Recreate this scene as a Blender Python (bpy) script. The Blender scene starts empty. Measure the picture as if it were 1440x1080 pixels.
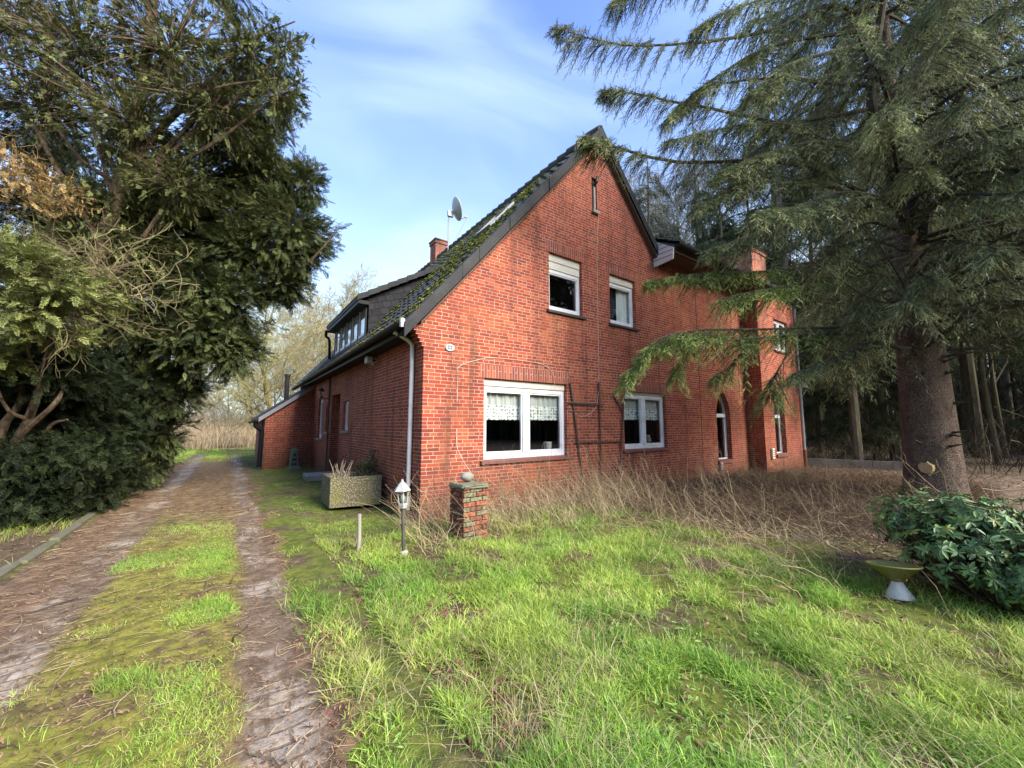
import bpy, bmesh, math
import numpy as np
from mathutils import Vector, Matrix
scene = bpy.context.scene
COL = scene.collection
RNG = np.random.default_rng(11)
R = math.radians

# ------------------------------------------------------------------ camera
CAM_P = np.array([-2.536, -6.062, 1.5]); TH = R(54.5); PI_ = R(6.0); FPX = 555.0
FW = np.array([math.cos(TH)*math.cos(PI_), math.sin(TH)*math.cos(PI_), math.sin(PI_)])
RT = np.array([math.sin(TH), -math.cos(TH), 0.0]); UP = np.cross(RT, FW)
cd = bpy.data.cameras.new('camera'); cam = bpy.data.objects.new('camera', cd); COL.objects.link(cam)
cd.sensor_width = 36.0; cd.lens = 36.0*FPX/1440.0; cd.clip_start = 0.05; cd.clip_end = 3000
cam.matrix_world = Matrix(((RT[0], UP[0], -FW[0], CAM_P[0]), (RT[1], UP[1], -FW[1], CAM_P[1]),
                           (RT[2], UP[2], -FW[2], CAM_P[2]), (0, 0, 0, 1)))
scene.camera = cam

def at(x, y, d):
    """world point seen at photo position (x, y), d metres ahead of the lens"""
    r = FW*FPX + RT*(x-720) + UP*(540-y)
    return CAM_P + r*d/FPX

def gnd(x, y, z=0.0):
    r = FW*FPX + RT*(x-720) + UP*(540-y)
    return CAM_P + r*(z-CAM_P[2])/r[2]

# ------------------------------------------------------------------ noise
def _hash(ix, iy, seed):
    n = (ix.astype(np.int64)*374761393 + iy.astype(np.int64)*668265263 + seed*974634777) & 0xFFFFFFFF
    n = ((n ^ (n >> 13))*1274126177) & 0xFFFFFFFF
    return ((n ^ (n >> 16)) & 0xFFFFFF)/float(0xFFFFFF)

def vnoise(x, y, seed=0):
    x = np.asarray(x, float); y = np.asarray(y, float)
    ix = np.floor(x); iy = np.floor(y); fx = x-ix; fy = y-iy
    fx = fx*fx*(3-2*fx); fy = fy*fy*(3-2*fy)
    a = _hash(ix, iy, seed); b = _hash(ix+1, iy, seed); c = _hash(ix, iy+1, seed); d = _hash(ix+1, iy+1, seed)
    return (a*(1-fx)+b*fx)*(1-fy)+(c*(1-fx)+d*fx)*fy

def fbm(x, y, seed=0, o=4):
    s = 0; a = .5; t = 0
    for k in range(o):
        s = s + a*vnoise(np.asarray(x)*2**k+k*17.3, np.asarray(y)*2**k-k*9.1, seed+k); t += a; a *= .5
    return s/t

# ------------------------------------------------------------------ mesh helpers
def new_mesh(name, V, Fs, tint=None, smooth=False):
    """Fs: list of int arrays (n,k)"""
    V = np.asarray(V, np.float32)
    me = bpy.data.meshes.new(name)
    Fs = [np.asarray(F, np.int32) for F in Fs if len(F)]
    nl = sum(F.size for F in Fs); nf = sum(len(F) for F in Fs)
    me.vertices.add(len(V)); me.vertices.foreach_set('co', V.ravel())
    me.loops.add(nl); me.polygons.add(nf)
    me.loops.foreach_set('vertex_index', np.concatenate([F.ravel() for F in Fs]))
    tot = np.concatenate([np.full(len(F), F.shape[1], np.int32) for F in Fs])
    st = np.concatenate([[0], np.cumsum(tot)[:-1]]).astype(np.int32)
    me.polygons.foreach_set('loop_start', st)
    try: me.polygons.foreach_set('loop_total', tot)
    except Exception: pass
    me.polygons.foreach_set('use_smooth', np.full(nf, bool(smooth)))
    me.update(calc_edges=True); me.validate()
    if tint is not None:
        a = me.color_attributes.new('tint', 'FLOAT_COLOR', 'POINT')
        c = np.ones((len(V), 4), np.float32); c[:, :3] = tint
        a.data.foreach_set('color', c.ravel())
    return me

def link(name, me, mat=None, parent=None, loc=None):
    o = bpy.data.objects.new(name, me); COL.objects.link(o)
    if mat is not None and me is not None: me.materials.append(mat)
    if parent is not None: o.parent = parent
    if loc is not None: o.location = loc
    return o

def thing(name, label, cat, loc=(0, 0, 0), rotz=0, group=None):
    o = bpy.data.objects.new(name, None); COL.objects.link(o); o.empty_display_size = .1
    o.location = loc; o.rotation_euler = (0, 0, rotz)
    return tag(o, label, cat, group)

def tag(o, label=None, cat=None, group=None, kind=None):
    if label: o['label'] = label
    if cat: o['category'] = cat
    if group: o['group'] = group
    if kind: o['kind'] = kind
    return o

class MB:
    """collects plain shapes into one mesh"""
    def __init__(s): s.V = []; s.F = {}; s.n = 0; s.T = []
    def add(s, V, Fs, tint=None):
        V = np.asarray(V, float).reshape(-1, 3)
        for F in Fs:
            F = np.asarray(F, np.int64)
            if F.size: s.F.setdefault(F.shape[1], []).append(F+s.n)
        s.V.append(V); s.n += len(V)
        if tint is not None:
            t = np.asarray(tint, float)
            s.T.append(np.broadcast_to(t, (len(V), 3)) if t.ndim == 1 else t)
        return s
    def box(s, x0, x1, y0, y1, z0, z1, tint=None):
        V = [(x, y, z) for z in (z0, z1) for y in (y0, y1) for x in (x0, x1)]
        return s.add(V, [[(0, 2, 3, 1), (4, 5, 7, 6), (0, 1, 5, 4), (2, 6, 7, 3), (0, 4, 6, 2), (1, 3, 7, 5)]], tint)
    def bevbox(s, x0, x1, y0, y1, z0, z1, b=.006, tint=None):
        bm = bmesh.new(); bmesh.ops.create_cube(bm, size=1)
        for v in bm.verts:
            v.co = Vector(((x0+x1)/2+v.co.x*(x1-x0), (y0+y1)/2+v.co.y*(y1-y0), (z0+z1)/2+v.co.z*(z1-z0)))
        bmesh.ops.bevel(bm, geom=bm.edges[:], offset=min(b, .45*min(x1-x0, y1-y0, z1-z0)), segments=1, affect='EDGES')
        return s.bm(bm, tint)
    def bm(s, bm, tint=None):
        bm.verts.index_update(); by = {}
        for f in bm.faces: by.setdefault(len(f.verts), []).append([v.index for v in f.verts])
        V = [v.co[:] for v in bm.verts]; bm.free()
        return s.add(V, list(by.values()), tint)
    def prism(s, poly, axis, a, b, tint=None):
        """poly of 2-D points extruded along axis ('x','y','z') from a to b"""
        def P(p, t): return {'y': (p[0], t, p[1]), 'x': (t, p[0], p[1]), 'z': (p[0], p[1], t)}[axis]
        n = len(poly); V = [P(p, a) for p in poly]+[P(p, b) for p in poly]
        side = [(i, (i+1) % n, n+(i+1) % n, n+i) for i in range(n)]
        return s.add(V, [side, [tuple(range(n))[::-1]], [tuple(range(n, 2*n))]], tint)
    def tube(s, pts, rad, n=8, tint=None, cap=True):
        V, F = tube(pts, rad, n)
        s.add(V, [F], tint)
        if cap:
            s.F.setdefault(n, []).append(np.array([range(n)][::1])[:, ::-1]+s.n-len(V))
            s.F.setdefault(n, []).append(np.array([range(len(V)-n, len(V))])+s.n-len(V))
        return s
    def lathe(s, prof, c=(0, 0, 0), n=24, tint=None):
        """prof: list of (r, z) round a vertical axis"""
        a = np.linspace(0, 2*np.pi, n, endpoint=False)
        V = [(c[0]+r*math.cos(t), c[1]+r*math.sin(t), c[2]+z) for r, z in prof for t in a]
        F = [(i*n+j, i*n+(j+1) % n, (i+1)*n+(j+1) % n, (i+1)*n+j) for i in range(len(prof)-1) for j in range(n)]
        return s.add(V, [F], tint)
    def build(s, name, mat, parent=None, smooth=False, loc=None, clean=False):
        V = np.concatenate(s.V)
        T = np.concatenate(s.T) if s.T and sum(len(t) for t in s.T) == len(V) else None
        me = new_mesh(name, V, [np.concatenate(f) for f in s.F.values()], T, smooth)
        if clean:
            b = bmesh.new(); b.from_mesh(me); bmesh.ops.recalc_face_normals(b, faces=b.faces[:]); b.to_mesh(me); b.free()
        return link(name, me, mat, parent, loc)

def tube(pts, rad, n=6):
    P = np.asarray(pts, float); m = len(P); rad = np.broadcast_to(np.asarray(rad, float), (m,))
    T = np.gradient(P, axis=0); T /= np.linalg.norm(T, axis=1)[:, None]+1e-9
    ref = np.array([0, 0, 1.]) if abs(T[:, 2]).mean() < .8 else np.array([1., 0, 0])
    A = np.cross(T, ref); A /= np.linalg.norm(A, axis=1)[:, None]+1e-9; B = np.cross(T, A)
    t = np.linspace(0, 2*np.pi, n, endpoint=False)
    V = P[:, None]+rad[:, None, None]*(A[:, None]*np.cos(t)[None, :, None]+B[:, None]*np.sin(t)[None, :, None])
    i = np.arange(m-1)[:, None]*n; j = np.arange(n)[None]; k = (j+1) % n
    F = np.stack([i+j, i+k, i+n+k, i+n+j], -1).reshape(-1, 4)
    return V.reshape(-1, 3), F

def tubes(P, rad, n=4):
    """many tubes at once: P (N,m,3), rad (N,m)"""
    N, m, _ = P.shape
    T = np.gradient(P, axis=1); T /= np.linalg.norm(T, axis=2, keepdims=True)+1e-9
    ref = np.where(np.abs(T[:, :1, 2:3]) < .8, np.array([0, 0, 1.]), np.array([1., 0, 0]))
    A = np.cross(T, np.broadcast_to(ref, T.shape)); A /= np.linalg.norm(A, axis=2, keepdims=True)+1e-9; B = np.cross(T, A)
    t = np.linspace(0, 2*np.pi, n, endpoint=False)
    V = P[:, :, None]+rad[:, :, None, None]*(A[:, :, None]*np.cos(t)[:, None]+B[:, :, None]*np.sin(t)[:, None])
    i = (np.arange(N)[:, None, None]*m+np.arange(m-1)[None, :, None])*n; j = np.arange(n); k = (j+1) % n
    F = np.stack([i+j, i+k, i+n+k, i+n+j], -1).reshape(-1, 4)
    return V.reshape(-1, 3), F

def spline(pts, n):
    P = np.asarray(pts, float); m = len(P)
    if m == 2: return P[0]+(P[1]-P[0])*np.linspace(0, 1, n)[:, None]
    Q = np.vstack([2*P[0]-P[1], P, 2*P[-1]-P[-2]]); u = np.linspace(0, m-1-1e-6, n); k = u.astype(int); t = (u-k)[:, None]
    a, b, c, d = Q[k], Q[k+1], Q[k+2], Q[k+3]
    return .5*((2*b)+(c-a)*t+(2*a-5*b+4*c-d)*t*t+(3*b-a-3*c+d)*t**3)

def unit(v): return v/(np.linalg.norm(v, axis=-1, keepdims=True)+1e-9)

def frames(X, upish=None, roll=None):
    """rotation matrices with local x along X (N,3)"""
    X = unit(np.asarray(X, float)); N = len(X)
    U = np.tile([0, 0, 1.], (N, 1)) if upish is None else np.asarray(upish, float)
    bad = np.abs((X*unit(U)).sum(1)) > .98; U = np.where(bad[:, None], np.array([1., .1, 0]), U)
    Y = unit(np.cross(U, X)); Z = np.cross(X, Y)
    if roll is not None:
        c, s = np.cos(roll)[:, None], np.sin(roll)[:, None]; Y, Z = Y*c+Z*s, Z*c-Y*s
    return np.stack([X, Y, Z], -1)

def scatter(TV, TF, pos, M, scale, tint=None, tvar=None):
    """instances of a template baked to one vertex/face array. TV (v,3), TF (f,k)"""
    N = len(pos); v = len(TV)
    sc = np.asarray(scale, float); sc = sc[:, None] if sc.ndim == 1 else sc
    V = np.einsum('nij,nvj->nvi', M, TV[None]*sc[:, None, :] if sc.shape[1] == 3 else TV[None]*sc[:, :, None])+pos[:, None]
    F = (TF[None]+(np.arange(N)*v)[:, None, None]).reshape(-1, TF.shape[1])
    T = None
    if tint is not None:
        T = np.repeat(np.asarray(tint)[:, None], v, 1)
        if tvar is not None: T = T*np.asarray(tvar)[None, :, None]
        T = T.reshape(-1, 3)
    return V.reshape(-1, 3), F, T
# ------------------------------------------------------------------ materials
class NT:
    def __init__(s, name):
        s.m = bpy.data.materials.new(name); s.m.use_nodes = True; s.t = s.m.node_tree; s.n = s.t.nodes; s.l = s.t.links
        s.n.clear(); s.out = s.n.new('ShaderNodeOutputMaterial')
        s.co = s.n.new('ShaderNodeTexCoord').outputs['Object']
    def node(s, typ, **k):
        n = s.n.new(typ)
        for a, b in k.items(): setattr(n, a, b)
        return n
    def put(s, sock, v):
        if hasattr(v, 'is_output') or isinstance(v, bpy.types.NodeSocket): s.l.new(v, sock)
        else: sock.default_value = (tuple(v)+(1,) if isinstance(v, (tuple, list)) and len(v) == 3 and sock.type == 'RGBA' else v)
    def math(s, op, a, b=0.0, clamp=False):
        n = s.node('ShaderNodeMath', operation=op, use_clamp=clamp); s.put(n.inputs[0], a); s.put(n.inputs[1], b); return n.outputs[0]
    def mix(s, f, a, b, mode='MIX'):
        n = s.node('ShaderNodeMix', data_type='RGBA', blend_type=mode); s.put(n.inputs[0], f); s.put(n.inputs[6], a); s.put(n.inputs[7], b); return n.outputs[2]
    def noise(s, scale, detail=4, rough=.55, co=None, dist=0.0, out='Fac'):
        n = s.node('ShaderNodeTexNoise'); s.l.new(co or s.co, n.inputs['Vector']); n.inputs['Scale'].default_value = scale
        n.inputs['Detail'].default_value = detail; n.inputs['Roughness'].default_value = rough; n.inputs['Distortion'].default_value = dist
        return n.outputs[out]
    def ramp(s, f, a, b, va=0.0, vb=1.0):
        n = s.node('ShaderNodeMapRange', interpolation_type='SMOOTHSTEP'); s.put(n.inputs[0], f)
        for i, v in ((1, a), (2, b), (3, va), (4, vb)): s.put(n.inputs[i], v)
        return n.outputs[0]
    def scl(s, v, co=None):
        n = s.node('ShaderNodeMapping'); s.l.new(co or s.co, n.inputs[0]); n.inputs['Scale'].default_value = v; return n.outputs[0]
    def xyz(s, co=None):
        n = s.node('ShaderNodeSeparateXYZ'); s.l.new(co or s.co, n.inputs[0]); return n.outputs
    def comb(s, x, y, z):
        n = s.node('ShaderNodeCombineXYZ'); s.put(n.inputs[0], x); s.put(n.inputs[1], y); s.put(n.inputs[2], z); return n.outputs[0]
    def bump(s, h, dist=.01, strength=1.0, prev=None):
        n = s.node('ShaderNodeBump'); s.put(n.inputs['Height'], h); n.inputs['Distance'].default_value = dist; n.inputs['Strength'].default_value = strength
        if prev is not None: s.l.new(prev, n.inputs['Normal'])
        return n.outputs[0]
    def pbsdf(s, col, rough=.8, normal=None, metal=0.0, spec=.3, alpha=None):
        b = s.node('ShaderNodeBsdfPrincipled'); s.put(b.inputs['Base Color'], col); s.put(b.inputs['Roughness'], rough)
        b.inputs['Metallic'].default_value = metal; b.inputs['Specular IOR Level'].default_value = spec
        if normal is not None: s.l.new(normal, b.inputs['Normal'])
        if alpha is not None: s.put(b.inputs['Alpha'], alpha)
        return b.outputs[0]
    def done(s, sh): s.l.new(sh, s.out.inputs[0]); return s.m

def plain(name, col, rough=.6, var=.18, scale=9.0, bump=0.0, metal=0.0, spec=.35, dirt=None):
    t = NT(name); f = t.noise(scale, 5, .6)
    c = t.mix(f, tuple(x*(1-var) for x in col), tuple(min(1, x*(1+var)) for x in col))
    if dirt: c = t.mix(t.ramp(t.noise(2.3, 6, .65), .45, .75), c, dirt)
    n = t.bump(t.noise(scale*6, 4), bump) if bump else None
    return t.done(t.pbsdf(c, rough, n, metal, spec))

def tinted(name, rough=.6, spec=.25, trans=.0, var=.25, scale=3.0):
    """colour stored per leaf/blade/twig in the mesh"""
    t = NT(name); a = t.node('ShaderNodeAttribute', attribute_name='tint').outputs[0]
    f = t.ramp(t.noise(scale, 3), .3, .7, 1-var, 1+var)
    v = t.node('ShaderNodeVectorMath', operation='SCALE'); t.l.new(a, v.inputs[0]); t.l.new(f, v.inputs['Scale']); c = v.outputs[0]
    s = t.pbsdf(c, rough, None, 0, spec)
    if trans:
        tr = t.node('ShaderNodeBsdfTranslucent'); t.l.new(c, tr.inputs[0])
        m = t.node('ShaderNodeMixShader'); m.inputs[0].default_value = trans; t.l.new(s, m.inputs[1]); t.l.new(tr.outputs[0], m.inputs[2]); s = m.outputs[0]
    return t.done(s)

def brick_mat(name, soldier=False, c1=(.375, .064, .031), c2=(.205, .045, .030), mortar=(.47, .35, .27), moss=True, mw=.0125):
    t = NT(name); x, y, z = t.xyz()
    nn = t.node('ShaderNodeNewGeometry'); nx, ny, nz = t.xyz(nn.outputs['True Normal'])
    side = t.math('GREATER_THAN', t.math('ABSOLUTE', nx), .6)
    u = t.math('ADD', t.math('MULTIPLY', side, y), t.math('MULTIPLY', t.math('SUBTRACT', 1.0, side), x))
    wob = t.noise(3.0, 3, .6)
    zz = t.math('ADD', z, t.math('MULTIPLY', t.math('SUBTRACT', wob, .5), .006))
    zz = t.math('ADD', zz, 5.0); u = t.math('ADD', u, 40.0)
    vec = t.comb(zz, u, 0.0) if soldier else t.comb(u, zz, 0.0)
    b = t.node('ShaderNodeTexBrick'); t.l.new(vec, b.inputs['Vector'])
    b.inputs['Scale'].default_value = 1.0; b.inputs['Mortar Size'].default_value = mw*.5; b.inputs['Mortar Smooth'].default_value = .25
    b.inputs['Brick Width'].default_value = .5 if soldier else .215; b.inputs['Row Height'].default_value = .062
    b.inputs['Bias'].default_value = -.15; b.offset = .5; b.squash = 1.0 if soldier else .55; b.squash_frequency = 3
    b.inputs['Color1'].default_value = (0, 0, 0, 1); b.inputs['Color2'].default_value = (1, 1, 1, 1); b.inputs['Mortar'].default_value = (.5, .5, .5, 1)
    per = b.outputs['Color']; fac = b.outputs['Fac']
    col = t.mix(per, c1, c2)
    # some over-fired dark bricks and some pale orange ones
    col = t.mix(t.ramp(per, .76, .95, 0, .6), col, (.10, .045, .04))
    col = t.mix(t.ramp(per, .16, .02, 0, .55), col, (.42, .13, .06))
    big = t.noise(.75, 5, .6); col = t.mix(t.ramp(big, .48, .72, 0, .62), col, t.mix(per, (.50, .145, .048), (.37, .09, .036)))
    big2 = t.noise(1.1, 5, .65, co=t.scl((1, 1, .45))); col = t.mix(t.ramp(big2, .55, .8, 0, .5), col, t.mix(.6, col, (.10, .045, .035)))
    gr = t.noise(60, 4, .65); col = t.mix(t.ramp(gr, .35, .75, .0, .30), col, t.mix(.5, col, (.08, .04, .03)))
    mm = t.mix(t.ramp(t.noise(1.6, 5, .6), .40, .75), mortar, tuple(q*.55 for q in mortar))
    mm = t.mix(t.ramp(gr, .45, .8, 0, .4), mm, tuple(q*.6 for q in mortar))
    fac2 = t.math('MULTIPLY', fac, t.ramp(t.noise(23, 4, .6), .2, .42, .35, 1.0))
    col = t.mix(fac2, col, mm)
    wh = t.ramp(t.noise(2.1, 6, .7), .62, .8, 0, .35); col = t.mix(wh, col, (.50, .36, .29))
    stk = t.noise(1.0, 4, .6, co=t.scl((3.5, 3.5, .22))); col = t.mix(t.ramp(stk, .47, .72, 0, .62), col, t.mix(.75, col, (.055, .032, .026)))
    dmp = t.math('MULTIPLY', t.ramp(t.math('ADD', z, t.math('MULTIPLY', t.noise(1.3, 5, .6), .9)), 1.7, .5), .6); col = t.mix(dmp, col, t.mix(.8, col, (.07, .04, .03)))
    if moss:
        g = t.math('MULTIPLY', t.ramp(t.math('ADD', z, t.math('MULTIPLY', t.noise(2.5, 5, .65), .9)), 1.15, .25), .55)
        col = t.mix(t.math('MULTIPLY', g, t.ramp(t.noise(9, 4), .38, .62)), col, (.075, .062, .028))
    h = t.math('ADD', t.math('MULTIPLY', t.math('SUBTRACT', 1.0, fac), 1.0), t.math('MULTIPLY', gr, .45))
    return t.done(t.pbsdf(col, .86, t.bump(h, .010, .7), 0, .15))

def glass_mat():
    t = NT('window_glass')
    tr = t.node('ShaderNodeBsdfTransparent'); tr.inputs[0].default_value = (.965, .98, .97, 1)
    gl = t.node('ShaderNodeBsdfGlossy'); gl.inputs['Roughness'].default_value = .02; gl.inputs[0].default_value = (.95, .97, 1, 1)
    lw = t.node('ShaderNodeLayerWeight'); lw.inputs[0].default_value = .5
    fc = t.math('ADD', .045, t.math('MULTIPLY', t.math('POWER', lw.outputs['Facing'], 5.0), .9))
    m = t.node('ShaderNodeMixShader'); t.l.new(fc, m.inputs[0]); t.l.new(tr.outputs[0], m.inputs[1]); t.l.new(gl.outputs[0], m.inputs[2])
    return t.done(m.outputs[0])

def lace_mat(name, lace=True):
    """net curtain: thin woven cloth, a band of worked holes near the hem (hem at the object's z 0)"""
    t = NT(name); x, y, z = t.xyz()
    w = t.node('ShaderNodeTexVoronoi', feature='F1'); t.l.new(t.comb(t.math('MULTIPLY', x, 16.0), t.math('MULTIPLY', z, 16.0), 0.0), w.inputs['Vector'])
    w.inputs['Scale'].default_value = 1.0; w.inputs['Randomness'].default_value = .35
    band = t.ramp(z, .30, .27); hole = t.ramp(w.outputs['Distance'], .42, .30, .0, 1.0)
    a = t.math('ADD', t.math('MULTIPLY', band, t.math('SUBTRACT', .92, t.math('MULTIPLY', hole, .62))), t.math('MULTIPLY', t.math('SUBTRACT', 1.0, band), .55))
    if not lace: a = .93
    d = t.node('ShaderNodeBsdfDiffuse'); d.inputs[0].default_value = (.88, .92, .88, 1)
    tl = t.node('ShaderNodeBsdfTranslucent'); tl.inputs[0].default_value = (.6, .62, .58, 1)
    m0 = t.node('ShaderNodeMixShader'); m0.inputs[0].default_value = .08; t.l.new(d.outputs[0], m0.inputs[1]); t.l.new(tl.outputs[0], m0.inputs[2])
    tr = t.node('ShaderNodeBsdfTransparent'); m = t.node('ShaderNodeMixShader'); t.put(m.inputs[0], a)
    t.l.new(tr.outputs[0], m.inputs[1]); t.l.new(m0.outputs[0], m.inputs[2])
    return t.done(m.outputs[0])

def tile_mat():
    t = NT('old_roof_tile'); n = t.noise(2.2, 6, .65); g = t.noise(40, 4, .6)
    c = t.mix(n, (.030, .032, .036), (.085, .083, .080)); c = t.mix(t.ramp(g, .5, .75, 0, .5), c, (.15, .15, .13))
    c = t.mix(t.ramp(t.noise(5.5, 6, .7), .5, .66, 0, .85), c, (.085, .10, .022))
    return t.done(t.pbsdf(c, .8, t.bump(g, .006), 0, .3))

def slate_mat():
    t = NT('slate_shingle'); x, y, z = t.xyz()
    # diagonal cladding: rotate the course by about 20 degrees
    u = t.math('ADD', t.math('MULTIPLY', t.math('ADD', x, y), .95), t.math('MULTIPLY', z, .32)); v = t.math('SUBTRACT', t.math('MULTIPLY', z, .95), t.math('MULTIPLY', t.math('ADD', x, y), .32))
    b = t.node('ShaderNodeTexBrick'); t.l.new(t.comb(t.math('ADD', u, 20.0), t.math('ADD', v, 20.0), 0.0), b.inputs['Vector']); b.inputs['Scale'].default_value = 1
    b.inputs['Brick Width'].default_value = .24; b.inputs['Row Height'].default_value = .17; b.inputs['Mortar Size'].default_value = .009; b.inputs['Mortar Smooth'].default_value = .4
    b.inputs['Color1'].default_value = (.010, .011, .014, 1); b.inputs['Color2'].default_value = (.024, .025, .031, 1); b.inputs['Mortar'].default_value = (.012, .012, .014, 1)
    c = t.mix(t.ramp(t.noise(7, 4), .35, .8, 0, .4), b.outputs['Color'], (.032, .028, .031))
    return t.done(t.pbsdf(c, .55, t.bump(t.math('SUBTRACT', 1.0, b.outputs['Fac']), .012), 0, .12))

def aggregate_mat():
    t = NT('exposed_aggregate'); w = t.node('ShaderNodeTexVoronoi', feature='F1'); t.l.new(t.co, w.inputs['Vector']); w.inputs['Scale'].default_value = 42
    c = t.mix(t.ramp(w.outputs['Distance'], .2, .55), t.mix(t.xyz(w.outputs['Color'])[0], (.46, .40, .28), (.24, .19, .13)), (.13, .11, .07))
    z = t.xyz()[2]; c = t.mix(t.math('MULTIPLY', t.ramp(t.noise(4, 5), .42, .66), t.ramp(z, .5, .0, .25, .8)), c, (.16, .17, .04))
    return t.done(t.pbsdf(c, .85, t.bump(t.math('SUBTRACT', 1.0, w.outputs['Distance']), .012), 0, .25))

def bark_mat(name, a, b, sx=14, moss=None):
    t = NT(name); co = t.scl((sx, sx, sx*.22)); n = t.noise(1.0, 6, .7, co=co, dist=.6)
    c = t.mix(t.ramp(n, .32, .68), a, b)
    if moss: c = t.mix(t.ramp(t.noise(1.7, 5, .65), .42, .68, 0, .9), c, moss)
    return t.done(t.pbsdf(c, .9, t.bump(n, .03), 0, .15))

def spruce_bark():
    t = NT('scaly_spruce_bark'); w = t.node('ShaderNodeTexVoronoi', feature='DISTANCE_TO_EDGE'); wv = t.node('ShaderNodeMixRGB'); 
    co = t.scl((1, 1, .75)); nz = t.noise(7, 4, .6, out='Color')
    t.n.remove(wv); add = t.node('ShaderNodeVectorMath', operation='ADD'); t.l.new(co, add.inputs[0])
    sc = t.node('ShaderNodeVectorMath', operation='SCALE'); t.l.new(nz, sc.inputs[0]); sc.inputs['Scale'].default_value = .09; t.l.new(sc.outputs[0], add.inputs[1])
    t.l.new(add.outputs[0], w.inputs['Vector']); w.inputs['Scale'].default_value = 38
    e = t.ramp(w.outputs['Distance'], .0, .16); n = t.noise(30, 5, .65)
    c = t.mix(n, (.18, .135, .10), (.43, .335, .255)); c = t.mix(t.ramp(t.noise(6, 5, .7, co=t.scl((1, 1, .5))), .4, .65, 0, .6), c, (.13, .088, .068)); c = t.mix(t.math('ADD', .25, t.math('MULTIPLY', e, .75)), (.075, .052, .042), c)
    c = t.mix(t.ramp(t.noise(1.9, 5, .6), .5, .72, 0, .55), c, (.13, .125, .065))
    return t.done(t.pbsdf(c, .9, t.bump(t.math('ADD', e, t.math('ADD', t.math('MULTIPLY', n, .8), t.noise(9, 5, .7, co=t.scl((.5, .5, 1.6))))), .045), 0, .15))

def ground_mat():
    t = NT('garden_soil_and_moss'); x, y, z = t.xyz()
    a = t.noise(1.3, 6, .6); b = t.noise(9, 6, .65); f = t.noise(70, 4, .7)
    soil = t.mix(t.ramp(b, .3, .7), (.055, .036, .024), (.13, .092, .060)); soil = t.mix(t.ramp(f, .5, .75, 0, .6), soil, (.20, .155, .105))
    moss = t.mix(t.ramp(b, .35, .65), (.07, .095, .018), (.15, .165, .030)); moss = t.mix(t.ramp(f, .5, .75, 0, .45), moss, (.035, .035, .015))
    lawn = t.math('MULTIPLY', t.ramp(x, -4.6, -4.0), t.ramp(x, 5.0, 3.0)); m = t.math('MULTIPLY', lawn, t.ramp(a, .36, .56))
    far = t.math('MULTIPLY', t.ramp(y, 15, 18), t.ramp(x, 4, 0)); m = t.math('MAXIMUM', m, t.math('MULTIPLY', far, t.ramp(a, .25, .45)))
    soil = t.mix(t.ramp(x, 3.5, 9.0, 0, .75), soil, t.mix(t.ramp(b, .3, .7), (.13, .09, .065), (.30, .225, .165)))
    wood = t.math('MULTIPLY', t.ramp(x, 12, 20), t.ramp(a, .50, .64, 0, .7)); m = t.math('MAXIMUM', m, wood)
    c = t.mix(m, soil, moss)
    return t.done(t.pbsdf(c, .95, t.bump(t.math('ADD', b, t.math('MULTIPLY', f, .5)), .018), 0, .15))

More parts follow.
